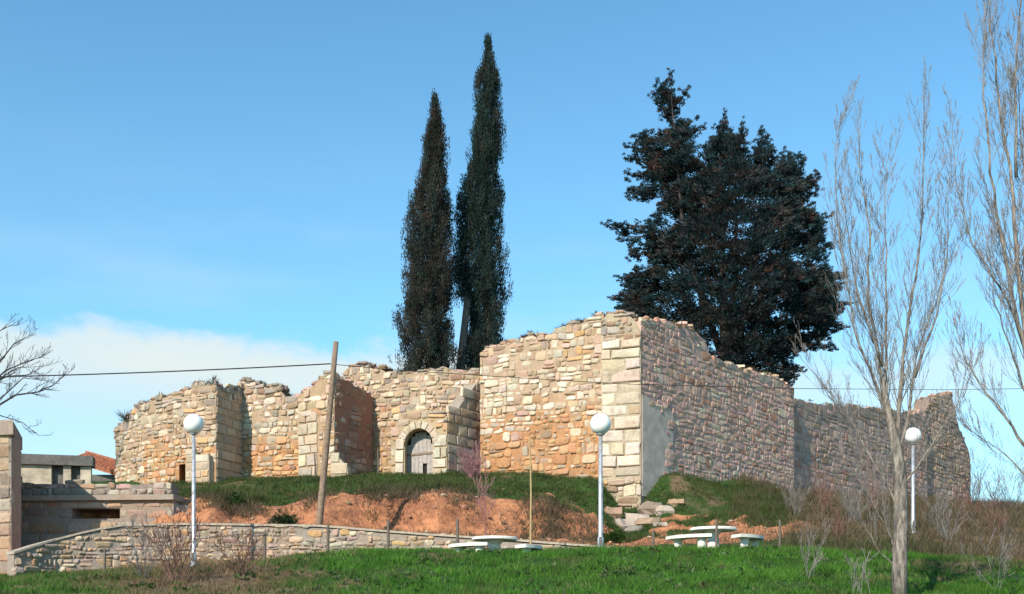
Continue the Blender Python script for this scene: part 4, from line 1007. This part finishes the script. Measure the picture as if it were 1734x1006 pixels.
limbtree('poplar_tree', 'bare young poplar with pale trunk and many upright limbs before the low wall',
  [(1524, 1010, .15), (1523, 960, .135), (1526, 880, .125), (1524, 800, .11), (1516, 750, .098), (1506, 705, .07), (1499, 660, .03)],
  [([(1516, 755), (1500, 690), (1497, 620), (1478, 500), (1482, 380), (1470, 290), (1468, 180)], .075, .006, .5),
   ([(1518, 755), (1522, 660), (1530, 560), (1548, 440), (1552, 330), (1550, 170)], .07, .006, -.4),
   ([(1522, 780), (1545, 690), (1560, 600), (1600, 500), (1625, 420)], .055, .006, .6),
   ([(1512, 740), (1478, 650), (1440, 560), (1412, 420), (1400, 300), (1408, 215)], .05, .005, -.6),
   ([(1500, 690), (1508, 580), (1516, 470), (1520, 340), (1528, 230)], .045, .005, .9),
   ([(1497, 620), (1455, 500), (1440, 390), (1432, 300)], .04, .005, .3),
   ([(1548, 640), (1578, 540), (1590, 440), (1582, 320)], .04, .005, -.7),
   ([(1522, 860), (1490, 790), (1440, 690), (1380, 610)], .035, .005, .5),
   ([(1526, 830), (1570, 760), (1612, 690), (1650, 600)], .03, .005, -.3),
   ([(1524, 940), (1500, 900), (1470, 850), (1430, 790)], .030, .004, -.3),
   ([(1523, 965), (1490, 930), (1465, 880)], .02, .004, .2)], 20.6, r_, 'bare poplars', 'twig_bark', 9, 1.25)
limbtree('poplar_tree', 'taller bare poplar whose trunk stands beside the frame edge past the jagged wall',
  [(1772, 1012, .16), (1768, 930, .145), (1762, 840, .13), (1752, 740, .115), (1743, 620, .05)],
  [([(1752, 745), (1742, 600), (1728, 440), (1722, 300), (1705, 180), (1696, 60), (1686, -80)], .085, .010, .4),
   ([(1722, 300), (1712, 150), (1716, 40), (1722, -90)], .04, .006, -.4),
   ([(1745, 640), (1715, 520), (1690, 420), (1668, 300), (1652, 180), (1650, 60), (1646, -40)], .06, .006, -.5),
   ([(1758, 790), (1720, 720), (1680, 660), (1648, 600), (1632, 520)], .05, .005, .5),
   ([(1740, 590), (1700, 480), (1660, 400), (1640, 300), (1636, 130)], .04, .005, .7),
   ([(1752, 740), (1758, 560), (1748, 400), (1736, 240), (1730, 90)], .05, .006, .2),
   ([(1750, 700), (1706, 610), (1668, 520), (1652, 430)], .035, .005, -.6),
   ([(1760, 800), (1790, 650), (1800, 450), (1800, 200)], .05, .006, .3),
   ([(1762, 830), (1705, 770), (1660, 735)], .03, .005, .1)], 19.6, r_, 'bare poplars', 'twig_bark', 8, 1.2)
def lefttree():
    rng = random.Random(5); Y = 47.0; b = P(-70, 800, Y); b.z = H(b.x, Y)-.1
    t = empty('bare_tree', b, 'dark bare tree with spreading branches reaching over the gate pillar', 'tree'); m = MB(); m.tube([b, P(-72, 740, Y), P(-66, 690, Y)], [.26, .20, .16], 10); m.build('trunk', M['dark_bark'], t)
    tw = MB()
    for pl, r0 in [([(-66, 695), (-10, 690), (25, 668), (60, 663), (88, 650), (108, 630)], .06), ([(-66, 690), (-30, 660), (5, 625), (35, 610), (60, 600)], .06), ([(-66, 690), (-40, 640), (0, 608), (20, 580), (48, 564)], .06), ([(-66, 700), (0, 676), (40, 640), (78, 645)], .05),
                   ([(-66, 690), (-40, 600), (-20, 560), (10, 540)], .06), ([(-66, 720), (-10, 700), (30, 712), (55, 735)], .035), ([(-66, 690), (-10, 650), (20, 640), (50, 640), (76, 648)], .045), ([(-40, 660), (0, 640), (30, 622), (62, 620)], .04)]:
        pts = [P(a, c, Y) for a, c in pl]; dy = rng.uniform(-1.2, 1.2)
        for i, p in enumerate(pts): p.y += dy*i/len(pts)
        k = len(pts); rad = [r0*(1-.85*i/(k-1)) for i in range(k)]; tw.tube(pts, rad, 6, None, False)
        for i in range(1, k-1):
            for _ in range(5):
                q = pts[i].lerp(pts[i+1], rng.random()); dd = (pts[i+1]-pts[i]).normalized(); s = Vector((rng.gauss(0, 1), rng.gauss(0, 1), rng.gauss(0, .8)))
                grow(tw, q, dd+s*.5, rng.uniform(.4, 1.0), max(.008, rad[i]*.45), 1, rng, .5, .6, (4,), 4, .18, .007)
    tw.build('branches', M['dark_bark'], t)
lefttree()
def shrub(px, Y, h, wd, n, label, mat, seed, group=None, lean=0, name='bare_shrub', rad=.012, kids=(5, 4)):
    rng = random.Random(seed); X = (px-CX)/F*Y; b = Vector((X, Y, H(X, Y)-.05)); t = empty(name, b, label, 'shrub', group); m = MB()
    for k in range(n):
        d = Vector((rng.gauss(lean, wd), rng.gauss(0, wd), 1)); p = b+Vector((rng.gauss(0, .06), rng.gauss(0, .06), 0))
        grow(m, p, d, h*rng.uniform(.6, 1.1), rad*rng.uniform(.7, 1.2), 2, rng, .15, .6, kids, 5, .12, .004)
    m.build('stems', M[mat], t); return t
shrub(298, 24.5, 1.9, .5, 20, 'bare reddish shrub tangled on the grass below the wall ramp', 'red_twig', 1)
shrub(405, 25.5, 1.35, .5, 13, 'smaller bare reddish shrub before the rubble wall and rail', 'red_twig', 2)
shrub(240, 26.5, 1.6, .4, 10, 'bare shrub with thin stems in front of the ramped coping', 'twig_bark', 3)
shrub(826, 37.0, 2.5, .10, 3, 'young sapling with a haze of pink twigs beside the arched portal', 'pink_twig', 4, lean=-.12, name='sapling', rad=.012, kids=(9, 7))
shrub(798, 43.3, 1.35, .42, 24, 'pink twiggy bush at the foot of the portal flank', 'pink_twig', 6, rad=.009, kids=(7, 5))
BR = [(1345, 41, 1.6, 'twig_bark'), (1395, 42, 1.9, 'red_twig'), (1440, 40, 1.5, 'twig_bark'), (1475, 44, 1.8, 'red_twig'), (1590, 42, 1.6, 'twig_bark'), (1640, 44, 1.5, 'red_twig'), (1675, 48, 2.6, 'twig_bark'), (1700, 46, 1.8, 'dark_bark'), (1720, 50, 3.0, 'twig_bark'), (1690, 38, 1.3, 'red_twig'), (1605, 36, 1.2, 'twig_bark'), (1420, 36, 1.1, 'red_twig'), (1655, 56, 3.2, 'dark_bark')]
for i, (px, Y, h, mt) in enumerate(BR):
    kind_ = {'twig_bark': 'brown', 'red_twig': 'reddish', 'dark_bark': 'dark'}[mt]
    where = 'between the round table and the poplar trunk' if px < 1500 else ('around the lamp by the jagged wall end' if px < 1610 else ('on the skyline past the jagged wall end' if Y > 45 else 'on the slope below the jagged wall end'))
    shrub(px, Y, h, .38, 12, 'bare %s twiggy shrub in the dry brush %s' % (kind_, where), mt, 20+i, 'bare shrubs on the brushy slope')
for i, (px, Y, h, lab) in enumerate([(1372, 24, 1.3, 'thin bare sucker shoots in the green grass nearest the poplar'), (1455, 21, 1.0, 'low bare shoots springing beside the poplar trunk'), (1690, 23, 1.5, 'bare shoots in the grass at the foot of the taller poplar')]):
    shrub(px, Y, h, .25, 5, lab, 'twig_bark', 50+i, rad=.009)
# small green bushes on the bank
def bush(px, Y, r, label, col, seed):
    X = (px-CX)/F*Y; b = Vector((X, Y, H(X, Y)-.02)); t = empty('green_bush', b, label, 'bush', 'green bushes')
    n = 90; d = NP.normal(size=(n, 3)); d[:, 2] = abs(d[:, 2])*.8; d /= np.linalg.norm(d, axis=1, keepdims=True); C = np.array(b)+d*r*NP.uniform(.3, 1, (n, 1))
    cat = clumps(C, 16, np.array([.05, .05, .05]), d, .5, np.tile(np.array(col), (n, 1)), .3, (.06, .14), (.012, .028)); leaves('foliage', *cat[:4], cat[4], M['grass_blade'], t)
bush(480, 36.4, .42, 'dark green bush at the foot of the red bank by the leaning pole', (.03, .055, .02), 1)
bush(1040, 37.5, .5, 'low green bush under the corner boulders', (.04, .08, .015), 2)
bush(395, 38.6, .45, 'green bush growing on the bank above the low wall', (.04, .08, .02), 3)
# plants rooted in the wall heads
def tuft(px, py, Y, n, L, label, spreadv, col):
    b = P(px, py, Y); t = empty('wall_plant', b, label, 'plant', 'plants on the wall heads'); C = np.tile(np.array(b), (n, 1))+NP.normal(size=(n, 3))*.06
    D = NP.normal(size=(n, 3))*spreadv; D[:, 2] = abs(D[:, 2])*.6+.35; leaves('blades', C, D, NP.uniform(.4, 1, n)*L, NP.uniform(.008, .016, n), np.tile(np.array(col), (n, 1))*NP.uniform(.6, 1.3, (n, 1)), M['grass_blade'], t)
tuft(213, 712, 49.6, 90, .75, 'spiky blue green plant growing from the outer end of the curved wall', .8, (.05, .07, .06))
tuft(362, 650, 46.3, 80, .45, 'low grey green plant on top of the curved wall', .9, (.08, .09, .05))
tuft(1010, 536, 44.6, 50, .35, 'small dry tuft on top of the tall sunlit wall', .8, (.10, .09, .05))
tuft(750, 630, 47.8, 40, .3, 'small dark tuft on the wall head between the cypresses', .9, (.05, .05, .035))

# grass
def grass(name, label, n, xr, yr, dens, Ls, Ws, colf, per=5, sp=.05):
    X = NP.uniform(*xr, n); Y = NP.uniform(*yr, n); px = CX+F*X/Y
    k = (px > -120) & (px < 1850); X, Y, px = X[k], Y[k], px[k]
    cv_ = np.array([cover(a, b) for a, b in zip(X, Y)]); pr_ = dens(px, Y, cv_); k = NP.random(len(X)) < pr_; X, Y, px, cv_ = X[k], Y[k], px[k], cv_[k]
    Z = np.array([H(a, b) for a, b in zip(X, Y)]); C = np.repeat(np.stack([X, Y, Z-.01], 1), per, 0); m_ = len(C); C[:, :2] += NP.normal(size=(m_, 2))*sp
    D = NP.normal(size=(m_, 3))*.45; D[:, 2] = 1.0; S = NP.normal(size=(m_, 3)); S[:, 2] = 0; S /= np.linalg.norm(S, axis=1, keepdims=True)
    hs = np.repeat(NP.uniform(.6, 1.2, len(X))*(1+.45*np.sin(X*1.9)*np.sin(Y*2.3+X)), per); L = (NP.uniform(*Ls, m_)*hs)[:, None]; W_ = NP.uniform(*Ws, m_)[:, None]
    V = np.empty((m_, 3, 3)); V[:, 0] = C-S*W_; V[:, 1] = C+S*W_; V[:, 2] = C+D*L
    col = np.repeat(colf(px, Y, cv_), per, 0)*NP.uniform(.65, 1.35, (m_, 1))
    o = fastmesh(name, V.reshape(-1, 3), np.arange(m_*3).reshape(m_, 3), np.repeat(col, 3, 0), M['grass_blade']); tag(o, label, 'grass', kind='stuff')
GREEN = np.array([.100, .225, .030]); LUSH = np.array([.044, .150, .016]); OLIVE = np.array([.085, .105, .030]); DRY = np.array([.22, .15, .085]); DGREEN = np.array([.060, .105, .026])
def mixc(a, b, t): return a*(1-t[:, None])+b*t[:, None]
def cfore(px, Y, c):
    X = (px-CX)/F*Y; q = np.array([fbm(a*1.1, b*1.1, 31) for a, b in zip(X, Y)]); q2 = np.array([fbm(a*.45, b*.6, 41) for a, b in zip(X, Y)])
    t = np.clip(c[:, 2]-c[:, 0]*.5+NP.normal(0, .25, len(px))+.7*np.clip(q, -.3, 1)+.3*q2-.12, 0, 1); g = mixc(np.tile(LUSH, (len(px), 1)), GREEN, np.clip(c[:, 0]-.4+NP.normal(0, .3, len(px)), 0, 1)); return mixc(g, np.tile(DRY, (len(px), 1)), t)
grass('foreground_grass', 'lush green grass on the near bank, browner towards the rubble wall', 52000, (-17, 17), (18.5, 32.5), lambda px, Y, c: np.clip(.45+.5*c[:, 0], .25, 1)*np.clip(1.0-.9*np.array([max(0, fbm(a*.5, b*.5, 63)) for a, b in zip((px-CX)/F*Y, Y)]), .15, 1)*np.where((Y > 31.2) & (px < 1060), .35, 1), (.04, .17), (.005, .013), cfore, 7, .05)
def cback(px, Y, c):
    t = np.clip(.30+NP.normal(0, .3, len(px))-.2*c[:, 0], 0, 1); return mixc(np.tile(DGREEN, (len(px), 1)), DRY*.75, t)
grass('shoulder_grass', 'dark green grass along the foot of the ruin above the red bank', 36000, (-15, 12), (37.5, 47.5), lambda px, Y, c: np.where((px < 1345) & (px > 290), np.clip(c[:, 0]*1.1-.1, 0, 1)*np.where(c[:, 1] > .7, .06, 1), 0), (.06, .17), (.009, .018), cback, 6, .08)
def cbrush(px, Y, c):
    t = np.clip(.75+NP.normal(0, .3, len(px))-.5*c[:, 0], 0, 1); return mixc(np.tile(OLIVE*.7, (len(px), 1)), DRY*np.array([.78, .82, .95]), t)
grass('dry_brush', 'brown dry grass and brush on the slope below the low wall', 24000, (8, 34), (31.5, 66), lambda px, Y, c: np.where(px > 1240, np.where(c[:, 1] > .6, .25, .9), 0), (.15, .50), (.008, .016), cbrush, 5, .10)
grass('bank_weeds', 'dry weeds scattered on the red earth bank', 14000, (-12, 8), (33.8, 40), lambda px, Y, c: np.where((px < 1340) & (px > 300), .06+.2*(NP.random(len(px)) < .1), 0), (.08, .22), (.008, .016), cbrush, 5, .10)

grass('lip_grass', 'dry overhanging grass along the upper lip of the red bank', 9000, (-12, 4), (37.6, 40.2), lambda px, Y, c: np.where((px < 1020) & (px > 320), .55, 0)*np.clip(.4+np.sin(px*.05)*.5+.5*np.sin(px*.021), 0, 1), (.10, .34), (.008, .018), cbrush, 6, .10)
m = MB(); rng = random.Random(91)
for _ in range(420):
    Y = rng.uniform(34.2, 41.8); px = rng.uniform(310, 1330); X = (px-CX)/F*Y; r = rng.choice((.025, .03, .04, .05, .06, .09))
    if cover(X, Y)[1] < .55: continue
    V, Fc = blob((X, Y, H(X, Y)+r*.1), r, rng, 5, (1.2, 1, .7)); m.add(V, Fc, pick(rng, dict(red=3, brown=3, orange=2, buff=1.5)))
tag(m.build('earth_clods', M['stone']), 'clods and small stones fallen on the red earth bank', 'clods', kind='stuff')
Cw = []; rng = random.Random(17)
for wl, n in ((WA, 260), (WB, 110), (WD, 200), (WE, 340), (WF, 300), (WC, 40), (WG, 120)):
    for _ in range(n):
        u = rng.uniform(.05, wl.L-.05)
        if noise.noise(Vector((u*.9, wl.seed, 3))) < -.05: continue
        Cw.append(wl.pos(u, wl.vt(u)+.02, -rng.uniform(.05, .6)))
Cw = np.repeat(np.array(Cw), 7, 0); Cw[:, :2] += NP.normal(size=(len(Cw), 2))*.06; Dw = NP.normal(size=Cw.shape)*.6; Dw[:, 2] = abs(Dw[:, 2])+.4
tag(leaves('wall_top_weeds', Cw, Dw, NP.uniform(.06, .22, len(Cw)), NP.uniform(.008, .016, len(Cw)), np.array([.075, .065, .038])*NP.uniform(.5, 1.4, (len(Cw), 1)), M['grass_blade'], None), 'dark dry weeds growing along the broken wall tops', 'weeds', kind='stuff')

Xw = NP.uniform(-15, 16, 2600); Yw = NP.uniform(19, 29, 2600); qn = np.array([fbm(a*.7, b*.7, 55) for a, b in zip(Xw, Yw)]); kk = qn > .12; Xw, Yw = Xw[kk], Yw[kk]
Zw = np.array([H(a, b) for a, b in zip(Xw, Yw)])+.02; Cw = np.repeat(np.stack([Xw, Yw, Zw], 1), 9, 0); Dw = NP.normal(size=Cw.shape); Dw[:, 2] = NP.uniform(.15, .9, len(Cw))
cw_ = np.repeat(np.where(NP.random((len(Xw), 1)) < .3, np.array([[.13, .15, .075]]), np.array([[.05, .11, .025]])), 9, 0)*NP.uniform(.7, 1.3, (len(Cw), 1))
tag(leaves('broadleaf_weeds', Cw, Dw, NP.uniform(.06, .17, len(Cw)), NP.uniform(.014, .035, len(Cw)), cw_, M['grass_blade'], None), 'broad leaved weeds scattered through the near green grass', 'weeds', kind='stuff')
